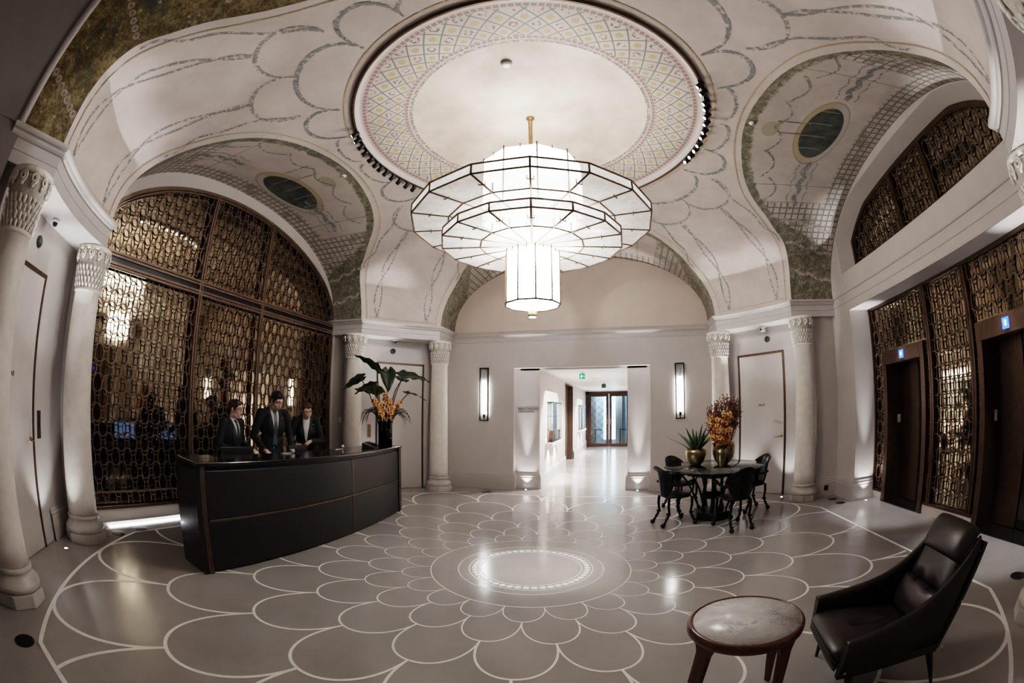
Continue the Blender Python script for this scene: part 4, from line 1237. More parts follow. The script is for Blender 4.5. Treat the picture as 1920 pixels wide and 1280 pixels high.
# restaurant beyond the doors
mb = MB(); mb.box(-3.2, 3.6, 16.95, 17.0, 0, 3.4); struct(mb.build('wall_restaurant', pm('blue_grey_paint', (.26, .33, .38), .6)))
mb = MB()
for x in (-1.55, -.1, 1.25): mb.box(x, x + .62, 16.90, 16.94, .25, 2.6)
w2 = struct(mb.build('window_2', MDAY))
for x, lab in ((-.62, 'pleated grey curtain hanging beyond the left glazed leaf'), (.62, 'pleated grey curtain hanging beyond the right glazed leaf')):
    mb = MB(); mb.loft([[(x - .16 + .32 * k / 40, 16.72 + .03 * sin(k * 1.5), z) for k in range(41)] for z in (.02, 2.5)], cap=False, closed=False)
    tag(mb.build('curtain', pm('grey_curtain', (.30, .27, .25), .8)), lab, 'curtain')
for x, lab in ((-.45, 'small dark pedestal table seen through the left glazed leaf'), (.98, 'dark long table seen through the right glazed leaf')):
    t = empty('restaurant_table', (x, 16.25, 0), 0, lab, 'table')
    mb = MB(); mb.box(-.34, .34, -.3, .3, .72, .75); mb.build('tabletop', MLACQ, t, bevel=.004)
    if x < 0:
        mb = MB(); mb.lathe([(.2, 0), (.2, .015), (.03, .03), (.03, .72)], 20); mb.build('pedestal', MBLACK, t)
    else:
        for sx in (-.3, .3):
            for sy in (-.26, .26):
                mb = MB(); mb.box(sx - .02, sx + .02, sy - .02, sy + .02, 0, .72); mb.build('leg', MBLACK, t)

# ------------------------------------------------------------------ reception desk
DY, DXE, DXM = 1.935, -2.46, -2.29
RDK = (DY ** 2 + (DXM - DXE) ** 2) / (2 * (DXM - DXE)); DCX = DXM - RDK; DA = math.asin(DY / RDK)
def dk(a, off=0): return (DCX + (RDK + off) * cos(a), -.04 + (RDK + off) * sin(a))
desk = empty('reception_desk', (-2.6, -.04, 0), 0, 'long curved black reception desk with brass seams', 'desk')
MD = T(2.6, .04, 0)
def band(mb, o0, o1, z0, z1, a0=-DA, a1=DA, n=40, mi=0):
    rings = []
    for k in range(n + 1):
        a = lerp(a0, a1, k / n); p = dk(a, o0); q = dk(a, o1)
        rings.append([(p[0], p[1], z0), (q[0], q[1], z0), (q[0], q[1], z1), (p[0], p[1], z1)])
    mb.loft(rings, cap=True, closed=True, smooth=False, mi=mi, M=MD)
mb = MB(); band(mb, -.46, .03, 1.0, 1.035); mb.build('counter_top', MLACQ, desk, bevel=.008)
mb = MB(); band(mb, -.44, -.02, .955, 1.0); mb.build('shadow_gap', MBLACK, desk)
mb = MB(); band(mb, -.40, -.012, .0, .06, -DA + .004, DA - .004); mb.build('toe_kick', MBLACK, desk)
sa = radians(2.0) * .0 + math.asin(.38 / RDK)
for a0, a1 in ((-DA + .010, sa - .0008), (sa + .0008, DA - .010)):
    for z0, z1 in ((.02, .492), (.512, .955)):
        mb = MB(); band(mb, -.03, .0, z0, z1, a0, a1); mb.build('front_panel', MLEATH, desk, bevel=.006)
mb = MB(); band(mb, -.02, .004, .495, .509, -DA + .012, DA - .010); mb.build('brass_seam', MDULL, desk)
mb = MB(); band(mb, -.02, .003, .02, .955, sa - .0006, sa + .0006, 2); mb.build('brass_seam', MDULL, desk)
for sg in (-1, 1):
    mb = MB(); a = sg * DA
    band(mb, -.46, .012, 0, 1.0, *sorted((a, a - sg * .0045)), 2); mb.build('end_panel', MLACQ, desk, bevel=.003)
    mb = MB(); band(mb, -.05, .014, 0, .998, *sorted((a - sg * .0046, a - sg * .0095)), 2); mb.build('bronze_edge', MBROWNWOOD if sg < 0 else MLACQ, desk)
mb = MB(); band(mb, -.86, -.44, .73, .76, -DA * .86, DA * .90); mb.build('work_surface', MBROWNWOOD, desk)
for k in range(6):
    mb = MB(); a0 = lerp(-DA * .85, DA * .89, k / 6) + .001; a1 = lerp(-DA * .85, DA * .89, (k + 1) / 6) - .001
    band(mb, -.84, -.81, .04, .725, a0, a1, 6); mb.build('cabinet_door', MLACQ, desk, bevel=.003)
mb = MB(); band(mb, -.46, -.43, .76, .96, -DA * .99, DA * .99); mb.build('back_riser', MLACQ, desk)

def atdesk(y, off): 
    a = math.asin((y + .04) / RDK); p = dk(a, off); return V((p[0], p[1], 0)), a
# monitors whose top edges show over the counter
for k, (y, w, lab) in enumerate(((-1.07, .46, 'black monitor in front of the left receptionist'), (-.02, .36, 'black monitor in front of the woman at the desk'))):
    p, a = atdesk(y, -.62); m = empty('monitor', (p.x, p.y, .76), a, lab, 'monitor', 'monitors behind the counter')
    mb = MB(); mb.box(-.01, .015, -w / 2, w / 2, .05, .335); mb.build('screen_housing', MBLK, m, bevel=.005)
    mb = MB(); mb.box(-.0125, -.0105, -w / 2 + .012, w / 2 - .012, .065, .322); mb.build('screen', MSCREEN, m)
    mb = MB(); mb.box(-.06, .06, -.10, .10, 0, .012); mb.tube([(.03, 0, .01), (.02, 0, .12)], .014, 8); mb.build('stand', MBLK, m)
for y, off, lab, rz in ((1.12, -.17, 'black sloping desk telephone on the counter left of the flower vase', .2),):
    p, a = atdesk(y, off); m = empty('telephone', (p.x, p.y, 1.0355), a + rz, lab, 'telephone')
    mb = MB(); mb.loft([[(-.09, s, 0), (.09, s, 0), (.09, s, .012), (-.09, s, .075)] for s in (-.10, .07)], smooth=False); mb.build('phone_base', MBLK, m, bevel=.004)
    mb = MB(); mb.tube([(-.10, .12, .03), (-.07, .12, .055), (.05, .12, .05), (.085, .12, .02)], [.026, .018, .018, .026], 10); mb.build('handset', MBLK, m)
p, a = atdesk(1.52, -.33); m = empty('card_terminal', (p.x, p.y, 1.0355), a, 'small black wedge-shaped terminal left of the vase on the counter', 'terminal')
mb = MB(); mb.loft([[(-.07, s, 0), (.07, s, 0), (.07, s, .01), (-.07, s, .06)] for s in (-.08, .08)], smooth=False); mb.build('terminal_body', MBLK, m, bevel=.004)
mb = MB(); mb.add([(-.06, -.06, .058), (.04, -.06, .024), (.04, .06, .024), (-.06, .06, .058)], [(0, 1, 2, 3)]); mb.build('screen', MLACQ, m)
p, a = atdesk(-.46, -.36); m = empty('tape_dispenser', (p.x, p.y, 1.0355), a, 'small silver and grey dispenser on the counter before the standing man', 'dispenser')
MSIL = pm('silver_metal', (.5, .5, .5), .3, .8)
mb = MB(); mb.box(-.02, .02, -.13, .03, 0, .012); mb.build('dispenser_base', MSIL, m, bevel=.003)
mb = MB(); mb.lathe([(.012, -.02), (.026, -.018), (.026, .018), (.012, .02)], 18, M=T(0, .055, .026) @ Matrix.Rotation(pi / 2, 4, 'Y')); mb.build('tape_roll', MSIL, m)
p, a = atdesk(.62, -.36); m = empty('desk_stand', (p.x, p.y, 1.0355), a, 'small silver stand on the counter right of the woman', 'stand')
mb = MB(); mb.box(-.02, .02, -.15, .03, 0, .01); mb.build('stand_base', MSIL, m, bevel=.003)
mb = MB(); mb.ell((0, .05, .03), (.025, .028, .03)); mb.build('stand_knob', MSIL, m)

# ------------------------------------------------------------------ plants helpers
def leafmat(name, a, b, rough=.35):
    g = G(name); n = g.noise(9, 4, .6)
    return g.done(g.pb(g.mix(g.sm(n, .3, .7), a, b), rough, 0, g.noise(25, 2), .2, .004))
MLEAFD = leafmat('dark_green_leaf', (.008, .016, .009), (.028, .045, .016))
MLEAFL = leafmat('mid_green_leaf', (.03, .055, .014), (.09, .14, .03))
MALOE = leafmat('aloe_green', (.022, .045, .026), (.06, .095, .055), .45)
MSTEM = leafmat('purple_green_stem', (.05, .03, .025), (.10, .075, .05), .5)
def mk_orchid():
    g = G('orange_orchid_petal'); n = g.noise(22, 3, .6)
    c = g.ramp(n, [(.34, (.20, .04, .016)), (.45, (.50, .20, .05)), (.56, (.66, .38, .13)), (.70, (.74, .54, .26))])
    return g.done(g.pb(c, .5))
MORCH = mk_orchid(); MORLIP = pm('maroon_orchid_lip', (.15, .015, .012), .5, var=.4)
MDRIED = pm('dried_russet_flower', (.19, .068, .040), .7, var=.6, scale=40)
def frame_to(d, up=V((0, 0, 1))):
    d = V(d).normalized(); u = up - d * up.dot(d); u = u.normalized() if u.length > 1e-4 else d.orthogonal().normalized()
    s = d.cross(u); return Matrix((( s.x, d.x, u.x, 0), (s.y, d.y, u.y, 0), (s.z, d.z, u.z, 0), (0, 0, 0, 1)))
def flower(mb, p, d, s, roll=0):
    M = T(*p) @ frame_to(d) @ Matrix.Rotation(roll, 4, 'Y')
    for k in range(5):
        a = 2 * pi * k / 5 + pi / 2; c, n = cos(a), sin(a); L = s * (1.0 if k in (0, 2, 3) else .95); W = s * .36
        pts = []
        for u, w, h in ((.08, .12, 0), (.4, 1.0, .12), (.72, .9, .16), (1.0, .15, .05)):
            for e in (-1, 0, 1):
                pts.append((c * L * u - n * W * w * e, s * (h + (.06 if e == 0 else -.03)), n * L * u + c * W * w * e))
        fs = [(r * 3 + e, r * 3 + e + 1, r * 3 + e + 4, r * 3 + e + 3) for r in range(3) for e in range(2)]
        mb.add(pts, fs, 0, True, M)
    mb.ell((0, s * .20, -s * .16), (s * .24, s * .24, s * .24), 1, M, 8, 6)
def spray(parent, base, pts, n, s, name='orchid_spray', spread=.03):
    mb = MB(); C = catmull([base] + pts, 8)
    mb.tube(C, [.006 * (1 - .6 * i / len(C)) for i in range(len(C))], 6, 2)
    for k in range(n):
        u = .34 + .66 * k / (n - 1); i = min(int(u * (len(C) - 1)), len(C) - 2); p = C[i]
        a = k * 2.4 + random.random(); d = V((cos(a), sin(a), .1 + .3 * random.random()))
        # flowers face outward, mostly towards the room
        q = p + d * spread
        mb.tube([p, q], .003, 4, 2); flower(mb, q, d + V((.35, -.55, 0)), s * random.uniform(.85, 1.1), random.uniform(-.4, .4))
    return mb.build(name, [MORCH, MORLIP, MSTEM], parent)
def big_leaf(parent, base, mid, tip_base, direction, L, W, mat, droop=.35, roll=0):
    """long stem with an arrow-shaped veined blade"""
    mb = MB(); C = catmull([base, mid, tip_base], 8); mb.tube(C, [.011 - .005 * i / len(C) for i in range(len(C))], 7, 1)
    M = T(*tip_base) @ frame_to(direction) @ Matrix.Rotation(roll, 4, 'Y')
    rows = []; N = 14
    prof = [(-.28, .30), (-.2, .52), (-.1, .80), (.0, .95), (.1, 1.0), (.22, .98), (.35, .9), (.48, .78), (.6, .64), (.7, .5), (.8, .35), (.88, .22), (.95, .1), (1.0, .01)]
    for k, (u, w) in enumerate(prof):
        y = L * u; zc = -droop * L * max(0, u) ** 2; rowp = []
        for e in (-1, -.66, -.33, 0, .33, .66, 1):
            notch = (.16 * L * (1 - abs(e)) if u < 0 else 0) * (1 if k < 3 else 0)
            rip = .035 * L * sin(k * 2.1) * abs(e)
            rowp.append((e * w * W * .5, y + notch, zc + .16 * W * abs(e) ** 1.3 * (1 - max(0, u)) + rip - (.06 * W if abs(e) == 1 else 0)))
        rows.append(rowp)
    mb.loft(rows, cap=False, closed=False, M=M)
    return mb.build('leaf', [mat, MSTEM], parent)

# ---- vase with arum leaves and orchids on the desk
p, a = atdesk(1.66, -.16)
VX = p.copy(); VX.z = 1.0355
va = empty('glass_vase', VX, 0, 'tall smoked glass cylinder vase on the right end of the reception desk', 'vase')
mb = MB(); mb.lathe([(.0, .012), (.098, .012), (.102, .02), (.102, .36), (.108, .37), (.108, .36), (.108, .0), (.0, .0)], 36, cap=False); mb.build('vase_wall', MSMOKE, va)
mb = MB(); mb.lathe([(.0, .014), (.095, .014), (.095, .25), (.0, .25)], 28, cap=False); mb.build('dark_water', mk_glass('dark_water', (.05, .035, .02, 1)), va)
fa = empty('flower_arrangement', VX + V((0, 0, .02)), 0, 'large arum leaves and orange orchids standing in the smoked glass vase', 'flowers')
# room directions seen from the camera: right = (.72,.69), away = (-.69,.72)
RT_ = V((.72, .69, 0)); AW = V((-.69, .72, 0)); UP = V((0, 0, 1))
def rel(x, z, d=0): return RT_ * x + UP * z + AW * d
LV = [((-.20, .62), (-.40, .98), (-.95, -.45, .2), .34, .15, MLEAFD, .9), ((-.17, .66), (-.30, 1.06), (.5, .9, -.3), .30, .17, MLEAFL, -.5) if False else ((-.10, .7), (-.16, 1.12), (-.6, .62, .3), .40, .19, MLEAFL, .7),
      ((-.10, .55), (-.12, .78), (-.85, .30, -.2), .40, .26, MLEAFL, .5), ((-.12, .55), (-.22, .88), (-.9, -.2, .3), .30, .20, MLEAFD, .4),
      ((.02, .6), (.03, 1.10), (-.1, -.9, -.5), .30, .24, MLEAFD, .1), ((.14, .7), (.27, 1.05), (.98, .12, .1), .48, .26, MLEAFD, .6), ((.18, .55), (.33, .78), (1, .0, .1), .32, .17, MLEAFD, .3), ((.12, .72), (.24, .98), (.3, .2, .4), .3, .22, MLEAFD, .4)]
for (mx, mz), (tx_, tz), dr, L, W, mt, rl in LV:
    d = rel(dr[0], dr[1], dr[2])
    big_leaf(fa, rel(mx * .15, .02), rel(mx, mz), rel(tx_, tz, random.uniform(-.1, .1)), d, L, W, mt, .3, rl)
for q in ([(-.08, .40), (-.15, .55), (-.18, .66)], [(.0, .42), (.0, .62), (.0, .76)], [(.05, .4), (.07, .55), (.06, .66)], [(.09, .4), (.16, .55), (.20, .64)], [(-.04, .38), (-.07, .5), (-.09, .6)]):
    spray(fa, rel(q[0][0] * .2, .03, random.uniform(-.03, .03)), [rel(x, z, random.uniform(-.06, 0)) for x, z in q], 11, .045)
mb = MB()
for k in range(26):
    s = 1 if k % 2 else -1; L = random.uniform(.15, .32); d = random.uniform(-.08, .08)
    C_ = catmull([rel(s * .06, .34, d), rel(s * (.10 + L * .3), .52 + random.uniform(-.05, .02), d), rel(s * (.12 + L * .7), .50 + random.uniform(-.06, .02), d), rel(s * (.14 + L * .9), .36 + random.uniform(-.1, .06), d)], 5)
    mb.tube(C_, [.005 * (1 - (i / 15) ** 3) + .0008 for i in range(len(C_))], 5)
for k in range(16):
    s = random.uniform(-.09, .09); mb.tube([rel(s, .2), rel(s * 1.1, .36), rel(s * 1.4, .52)], [.005, .008, .002], 5)
mb.build('grass_blades', MLEAFD, fa); fa.children[-1]['kind'] = 'stuff'

# ------------------------------------------------------------------ bronze table and chairs
TC = V((2.20, 2.13, 0))
tb = empty('round_table', TC, 0, 'round glass topped table on a dark bronze pedestal of clustered legs', 'table')
mb = MB(); mb.lathe([(0, .742), (.735, .742), (.745, .748), (.745, .757), (.738, .762), (0, .762)], 64, cap=False); mb.build('glass_top', MTABLEG, tb)
mb = MB(); mb.lathe([(.50, .735), (.535, .74), (.54, .73), (.52, .70), (.42, .655), (.30, .625), (.20, .60), (.13, .60), (.16, .63), (.30, .66), (.41, .69), (.49, .735)], 48, cap=False)
for k in range(24):
    a = 2 * pi * k / 24; mb.ell((.47 * cos(a), .47 * sin(a), .69), (.04, .04, .03), nu=8, nv=6)
mb.build('carved_apron', MPATINA, tb)
for k in range(6):
    a = 2 * pi * k / 6 + .25; c, s = cos(a), sin(a); mb = MB()
    mb.tube(catmull([(c * r, s * r, z) for r, z in ((.15, .62), (.14, .5), (.155, .36), (.145, .24), (.17, .12))], 5), [.026, .024, .022, .021, .020, .019, .019, .02, .022, .021, .02, .02, .02, .021, .022, .023, .023, .024, .026, .028, .03], 10)
    mb.ell((c * .155, s * .155, .36), (.034, .034, .04), nu=10, nv=8)
    mb.build('leg', MPATINA, tb)
for k in range(6):
    a = 2 * pi * k / 6 + .78; c, s = cos(a), sin(a); mb = MB()
    mb.tube(catmull([(c * r, s * r, z) for r, z in ((.55, .70), (.42, .56), (.32, .40), (.24, .22), (.20, .12))], 5), .015, 8)
    mb.build('brace', MPATINA, tb)
mb = MB(); mb.lathe([(.15, .30), (.19, .31), (.20, .33), (.19, .35), (.15, .36)], 24, cap=False)
mb.build('ring_collar', MPATINA, tb)
mb = MB(); mb.prism([(.30 * cos(pi / 6 + k * pi / 3), .30 * sin(pi / 6 + k * pi / 3)) for k in range(6)], 0, .115); mb.build('base', MPATINA, tb, bevel=.008)

def make_chair():
    r = empty('bronze_armchair'); tag(r, cat='chair', group='dark bronze chairs round the glass table')
    mb = MB(); rings = []
    for z, k in ((.400, .93), (.408, 1), (.428, 1), (.436, .94), (.430, .5)):
        ring_ = []
        for j in range(28):
            a = 2 * pi * j / 28; x = .205 * math.copysign(abs(cos(a)) ** .7, cos(a)) * (1 + .08 * sin(a)); y = .20 * math.copysign(abs(sin(a)) ** .7, sin(a))
            ring_.append((x * k, y * k, z))
        rings.append(ring_)
    mb.loft(rings); mb.build('seat', MPATINA, r)
    mb = MB(); rings = []
    for side in (0, 1):
        rows = []
    N = 22; grid = []
    for i in range(13):
        t = i / 12; row = []
        for j in range(11):
            u = j / 10 * 2 - 1
            # violin / oval shell outline
            h = sin(pi * min(1, max(0, .10 + t * .80))) ** .55
            w = .205 * h * (.86 + .14 * t)
            z = .43 + .40 * t - .03 * u * u * t * t; y = -.185 - .07 * t + .09 * u * u * (w / .2) ** 2 - (.05 * max(0, t - .8) / .2)
            y += .012 * exp(-(u / .12) ** 2)
            row.append(V((u * w, y, z)))
        grid.append(row)
    th = V((0, -.018, 0))
    front = grid; back = [[p + th for p in row] for row in grid]
    mb.loft(front, cap=False, closed=False); mb.loft(back, cap=False, closed=False)
    rim = [row[0] for row in grid] + grid[-1][1:] + [row[-1] for row in grid[::-1]][1:] + grid[0][::-1][1:]
    mb.tube([p + th * .5 for p in rim], .013, 6)
    mb.tube([row[5] + th * 1.3 for row in grid], .008, 6)
    mb.build('backrest', MPATINA, r)
    for sx in (-1, 1):
        for fr in (0, 1):
            mb = MB(); x = sx * (.185 if fr else .145); y = .165 if fr else -.17; o = .05 if fr else -.06
            pts = catmull([(x, y, .41), (x * 1.02, y + o * .1, .30), (x * 1.0, y - o * .1, .19), (x * 1.04, y + o * .5, .11), (x * 1.06, y + o * 1.0, .055), (x * 1.06, y + o * 1.5, .03)], 5)
            n = len(pts); mb.tube(pts, [lerp(.021, .015, min(1, i / n * 1.6)) + .006 * exp(-((i / n - .55) / .06) ** 2) for i in range(n)], 10)
            mb.box(x - .022, x + .022, y - .022, y + .022, .17, .20)
            mb.ell((x * 1.06, y + o * 1.35, .034), (.034, .034, .034), nu=12, nv=8)
            mb.tube([(x * 1.06 + sx * .0 + .02 * cos(t), y + o * 1.35 + .034 * sin(t), .05 + .03 * cos(t)) for t in [k * pi / 6 for k in range(9)]], .010, 6)
            mb.build('leg', MPATINA, r)
        mb = MB()
        pts = catmull([(sx * .175, -.19, .60), (sx * .225, -.08, .585), (sx * .235, .04, .60), (sx * .235, .12, .635), (sx * .235, .165, .625), (sx * .235, .165, .595), (sx * .235, .14, .60)], 5)
        mb.tube(pts, [.018] * len(pts), 8)
        mb.tube(catmull([(sx * .235, .13, .60), (sx * .23, .15, .53), (sx * .20, .12, .46), (sx * .19, .13, .42)], 4), .013, 8)
        mb.ell((sx * .235, .15, .612), (.022, .03, .03), nu=10, nv=8)
        mb.build('armrest', MPATINA, r)
    return r
def toward(p): return atan2(TC.y - p[1], TC.x - p[0]) - pi / 2
CH = [((1.60, 1.87), 'dark bronze chair with oval back at the left front of the glass table'), ((2.37, 1.46), 'dark bronze chair with oval back turned to the camera, right front of glass table'),
      ((1.80, 2.80), 'dark bronze chair at the far left of the glass table, below the aloe bowl'), ((2.86, 2.38), 'dark bronze chair with curled back at the far right of the glass table')]
c0 = make_chair()
for i, (p, lab) in enumerate(CH):
    rz = toward(p)
    if i == 0: c0.location = (*p, 0); c0.rotation_euler = (0, 0, rz); c0['label'] = lab
    else: dup(c0, (*p, 0), rz, lab)
# vessels on the table
ZT = .7625
def bowl(name, x, y, prof, lab, cat):
    mb = MB(); o = len(prof)
    inner = [(max(r - .006, .002), z + (.006 if i == 0 else 0)) for i, (r, z) in reversed(list(enumerate(prof)))]
    mb.lathe(prof + inner, 40, cap=False); mb.add([(prof[0][0] * cos(k * pi / 12), prof[0][0] * sin(k * pi / 12), prof[0][1]) for k in range(24)], [tuple(range(24))])
    ob = mb.build(name, MGOLD, loc=(x, y, ZT)); tag(ob, lab, cat); return ob
bowl('planter_bowl', 1.95, 2.32, [(.075, .0), (.105, .03), (.135, .08), (.155, .14), (.160, .19), (.155, .235)], 'round gold bowl holding the aloe on the glass table', 'bowl')
bowl('planter_bowl', 2.36, 2.24, [(.07, .0), (.11, .035), (.15, .10), (.172, .18), (.172, .26), (.155, .34)], 'large rounded gold bowl behind the orchids on the glass table', 'bowl')
bowl('tapered_vase', 2.27, 2.00, [(.038, .0), (.052, .04), (.066, .10), (.078, .18), (.080, .25)], 'small tapered gold vase with orchids on the glass table', 'vase')
al = empty('aloe_plant', (1.95, 2.32, ZT + .215), 0, 'spiky green aloe growing in the gold bowl', 'plant')
mb = MB(); mb.lathe([(0, -.02), (.148, -.02), (.148, -.005), (0, .005)], 24, cap=False); mb.build('soil', pm('dark_soil', (.03, .022, .016), .9), al)
RT2 = V((.985, -.15, 0)); AW2 = V((.15, .985, 0))
random.seed(3)
al_l = [(-.40, .26, 0), (-.24, .30, .1), (-.13, .36, -.05), (-.05, .33, .1), (.0, .30, -.1), (.08, .40, .05), (.13, .36, -.06), (.20, .34, .08), (.25, .30, -.08), (.28, .24, .1), (-.08, .26, -.12), (.12, .27, -.14), (-.16, .22, .14), (.20, .2, .15)]
for dx, dz, dd in al_l:
    mb = MB(); N = 10; rows = []
    b = RT2 * (dx * .22) + AW2 * dd * .4
    for k in range(N + 1):
        t = k / N; p = b + RT2 * dx * (t ** 1.25) + AW2 * dd * t + UP * (dz * (t - .18 * t * t * abs(dx) * 2.2))
        w = .034 * (1 - t) ** .75 + .001; sd = AW2.cross(UP) if False else RT2.cross(V((0, 0, 1)))
        side = V((RT2.x, RT2.y, 0)) if abs(dx) < .15 else AW2
        side = (RT2 * (1 - min(1, abs(dx) * 2)) + AW2 * min(1, abs(dx) * 2)).normalized(); nn = side.cross(UP)
        rows.append([p + side * w, p + nn * w * .25 + UP * .0, p - side * w, p - nn * w * .45])
    mb.loft(rows); mb.build('leaf', MALOE, al)
ob_ = empty('orchid_bouquet', (2.27, 2.00, ZT + .05), 0, 'dense orange orchid sprays in the small tapered gold vase', 'flowers')
for k in range(7):
    x = -.12 + .04 * k; d = random.uniform(-.05, .05)
    spray(ob_, V((0, 0, 0)) + RT2 * x * .2, [RT2 * x * .7 + AW2 * d * .5 + UP * .24, RT2 * x * 1.05 + AW2 * d + UP * .42, RT2 * x * 1.25 + AW2 * d + UP * random.uniform(.58, .70)], 13, .046, spread=.028)
df = empty('dried_flowers', (2.36, 2.24, ZT + .1), 0, 'russet brown dried flower cloud rising behind the orchids', 'flowers')
mb = MB(); random.seed(11)
mb2 = MB()
for k in range(130):
    x = random.uniform(-.25, .25); dd = random.uniform(-.14, .14); h = random.uniform(.48, .86) - abs(x) * .35
    if x > .1: h += .05
    tip = RT2 * x + AW2 * dd + UP * h
    mb.tube(catmull([RT2 * x * .2, RT2 * x * .7 + AW2 * dd * .6 + UP * h * .6, tip], 4), [.003 * (1 - .6 * i / 8) for i in range(9)], 4)
    for j in range(13):
        q = tip + V((random.gauss(0, .024), random.gauss(0, .024), random.gauss(-.03, .04))); s = random.uniform(.005, .0115)
        mb2.ell(q, (s, s, s * .9), nu=6, nv=4)
        mb2.tube([tip - UP * .05, q], .0012, 3, cap=False)
mb.build('dried_stem', MDRIED, df); o = mb2.build('dried_blossom', MDRIED, df); o['kind'] = 'stuff'

# ------------------------------------------------------------------ leather lounge chair
LC = V((2.42, -2.335, 0))
lc = empty('lounge_chair', LC, pi / 2 - .12, 'dark brown leather lounge chair with sloping arms and head pillow', 'armchair')
TOPC = catmull([(0, .385, .465), (0, .25, .485), (0, .08, .515), (0, -.08, .56), (0, -.22, .635), (0, -.34, .73), (0, -.44, .83)], 6)
for sx in (-1, 1):
    mb = MB(); rings = []
    n = len(TOPC)
    for i, p in enumerate(TOPC):
        t = i / (n - 1)
        zb_ = lerp(.245, .215, min(1, t * 1.6)) if t < .62 else lerp(.215, .75, ((t - .62) / .38) ** 1.05)
        yb = lerp(.385, -.30, min(1, t / .62)) if t < .62 else lerp(-.30, -.475, (t - .62) / .38)
        xo = sx * lerp(.335, .265, t); xb = sx * lerp(.315, .25, t)
        w = .062 * (1 - .25 * t)
        # section: bottom outer, top outer (rounded), top inner, bottom inner
        rings.append([(xb, yb, zb_), (xo, p.y, p.z - .03), (xo - sx * .012, p.y, p.z - .006), (xo - sx * w * .5, p.y, p.z), (xo - sx * (w - .008), p.y, p.z - .008), (xo - sx * w, p.y, p.z - .035), (xb - sx * .04, yb, zb_)])
    mb.loft(rings, smooth=True); mb.build('side_panel', MBROWNLEA, lc)
    for (y, z, xx) in ((-.445, .75, .262), (-.375, .49, .283), (-.30, .255, .318), (.35, .28, .322)):
        mb = MB(); mb.ell((sx * xx, y, z), (.006, .009, .009), nu=8, nv=6); mb.build('stud', MSIL, lc)
    for (y0, z0, y1, x0, x1) in ((.30, .27, .275, .27, .335), (-.24, .24, -.335, .25, .315)):
        mb = MB(); mb.tube([(sx * x0, y0, z0), (sx * x1, y1, 0)], [.026, .010], 10); mb.build('leg', MBLACK, lc)
mb = MB(); mb.loft([[(-.29, y, z), (.29, y, z), (.29, y, z - .05), (-.29, y, z - .05)] for y, z in ((.36, .30), (-.28, .27))], smooth=False)
mb.loft([[(-.28, y, z), (.28, y, z), (.28, y - .025, z - .01), (-.28, y - .025, z - .01)] for y, z in ((-.27, .24), (-.36, .52), (-.46, .80))], smooth=False)
mb.build('seat_shell', MBROWNLEA, lc)
def cushion(mb, L, ww, th, dent=None, n=20, m=24):
    """L: (y, z) centre line points of the top surface; pillow with rounded borders"""
    C = catmull([(0, y, z) for y, z in L], 6); N = len(C); top = []; bot = []
    for i, p in enumerate(C):
        t = i / (N - 1); a = C[max(0, i - 1)]; b = C[min(N - 1, i + 1)]; d = (b - a).normalized(); nn = V((0, -d.z, d.y))
        if nn.z < 0 and abs(d.y) > .5: nn = -nn
        r1 = []; r2 = []
        for j in range(m + 1):
            u = j / m * 2 - 1
            e = (max(0, 1 - abs(u) ** 6)) ** .5 * (max(0, 1 - abs(2 * t - 1) ** 8)) ** .5
            h = th * e + .014 * (1 - u * u) * (1 - (2 * t - 1) ** 2)
            if dent:
                for du, dt, s, k in dent: h -= k * exp(-((u - du) / s) ** 2 - ((t - dt) / (s * .6)) ** 2)
            r1.append(p + nn * h + V((u * ww, 0, 0))); r2.append(p - nn * th * .5 * e + V((u * ww, 0, 0)))
        top.append(r1); bot.append(r2)
    mb.loft(top, cap=False, closed=False); mb.loft(bot, cap=False, closed=False)
mb = MB(); cushion(mb, [(.392, .27), (.40, .32), (.36, .355), (.22, .355), (.0, .335), (-.2, .32)], .268, .04, [(0, .62, .10, .02), (0, .70, .06, .02)])
mb.tube([(-.05, .07, .382), (0, .09, .376), (.02, .06, .378), (.10, .05, .384)], .004, 6)
mb.build('seat_cushion', MBROWNLEA, lc)
mb = MB(); cushion(mb, [(-.17, .36), (-.19, .44), (-.24, .545)][::-1], .245, .055, [(-.35, .02, .2, .03), (.35, .02, .2, .03)]); mb.build('lumbar_cushion', MBROWNLEA, lc)
mb = MB(); cushion(mb, [(-.25, .53), (-.31, .63), (-.36, .72), (-.42, .82)][::-1], .235, .04, [(-.35, .98, .2, .03), (.35, .98, .2, .03)]); mb.build('back_cushion', MBROWNLEA, lc)
mb = MB(); cushion(mb, [(-.325, .69), (-.355, .75), (-.395, .81), (-.445, .84)][::-1], .232, .062); mb.build('head_pillow', MBROWNLEA, lc)
for u in (-.085, .085):
    mb = MB(); mb.ell((u, -.195, .552), (.010, .007, .010), nu=8, nv=6); mb.build('tuft_button', MBROWNLEA, lc)

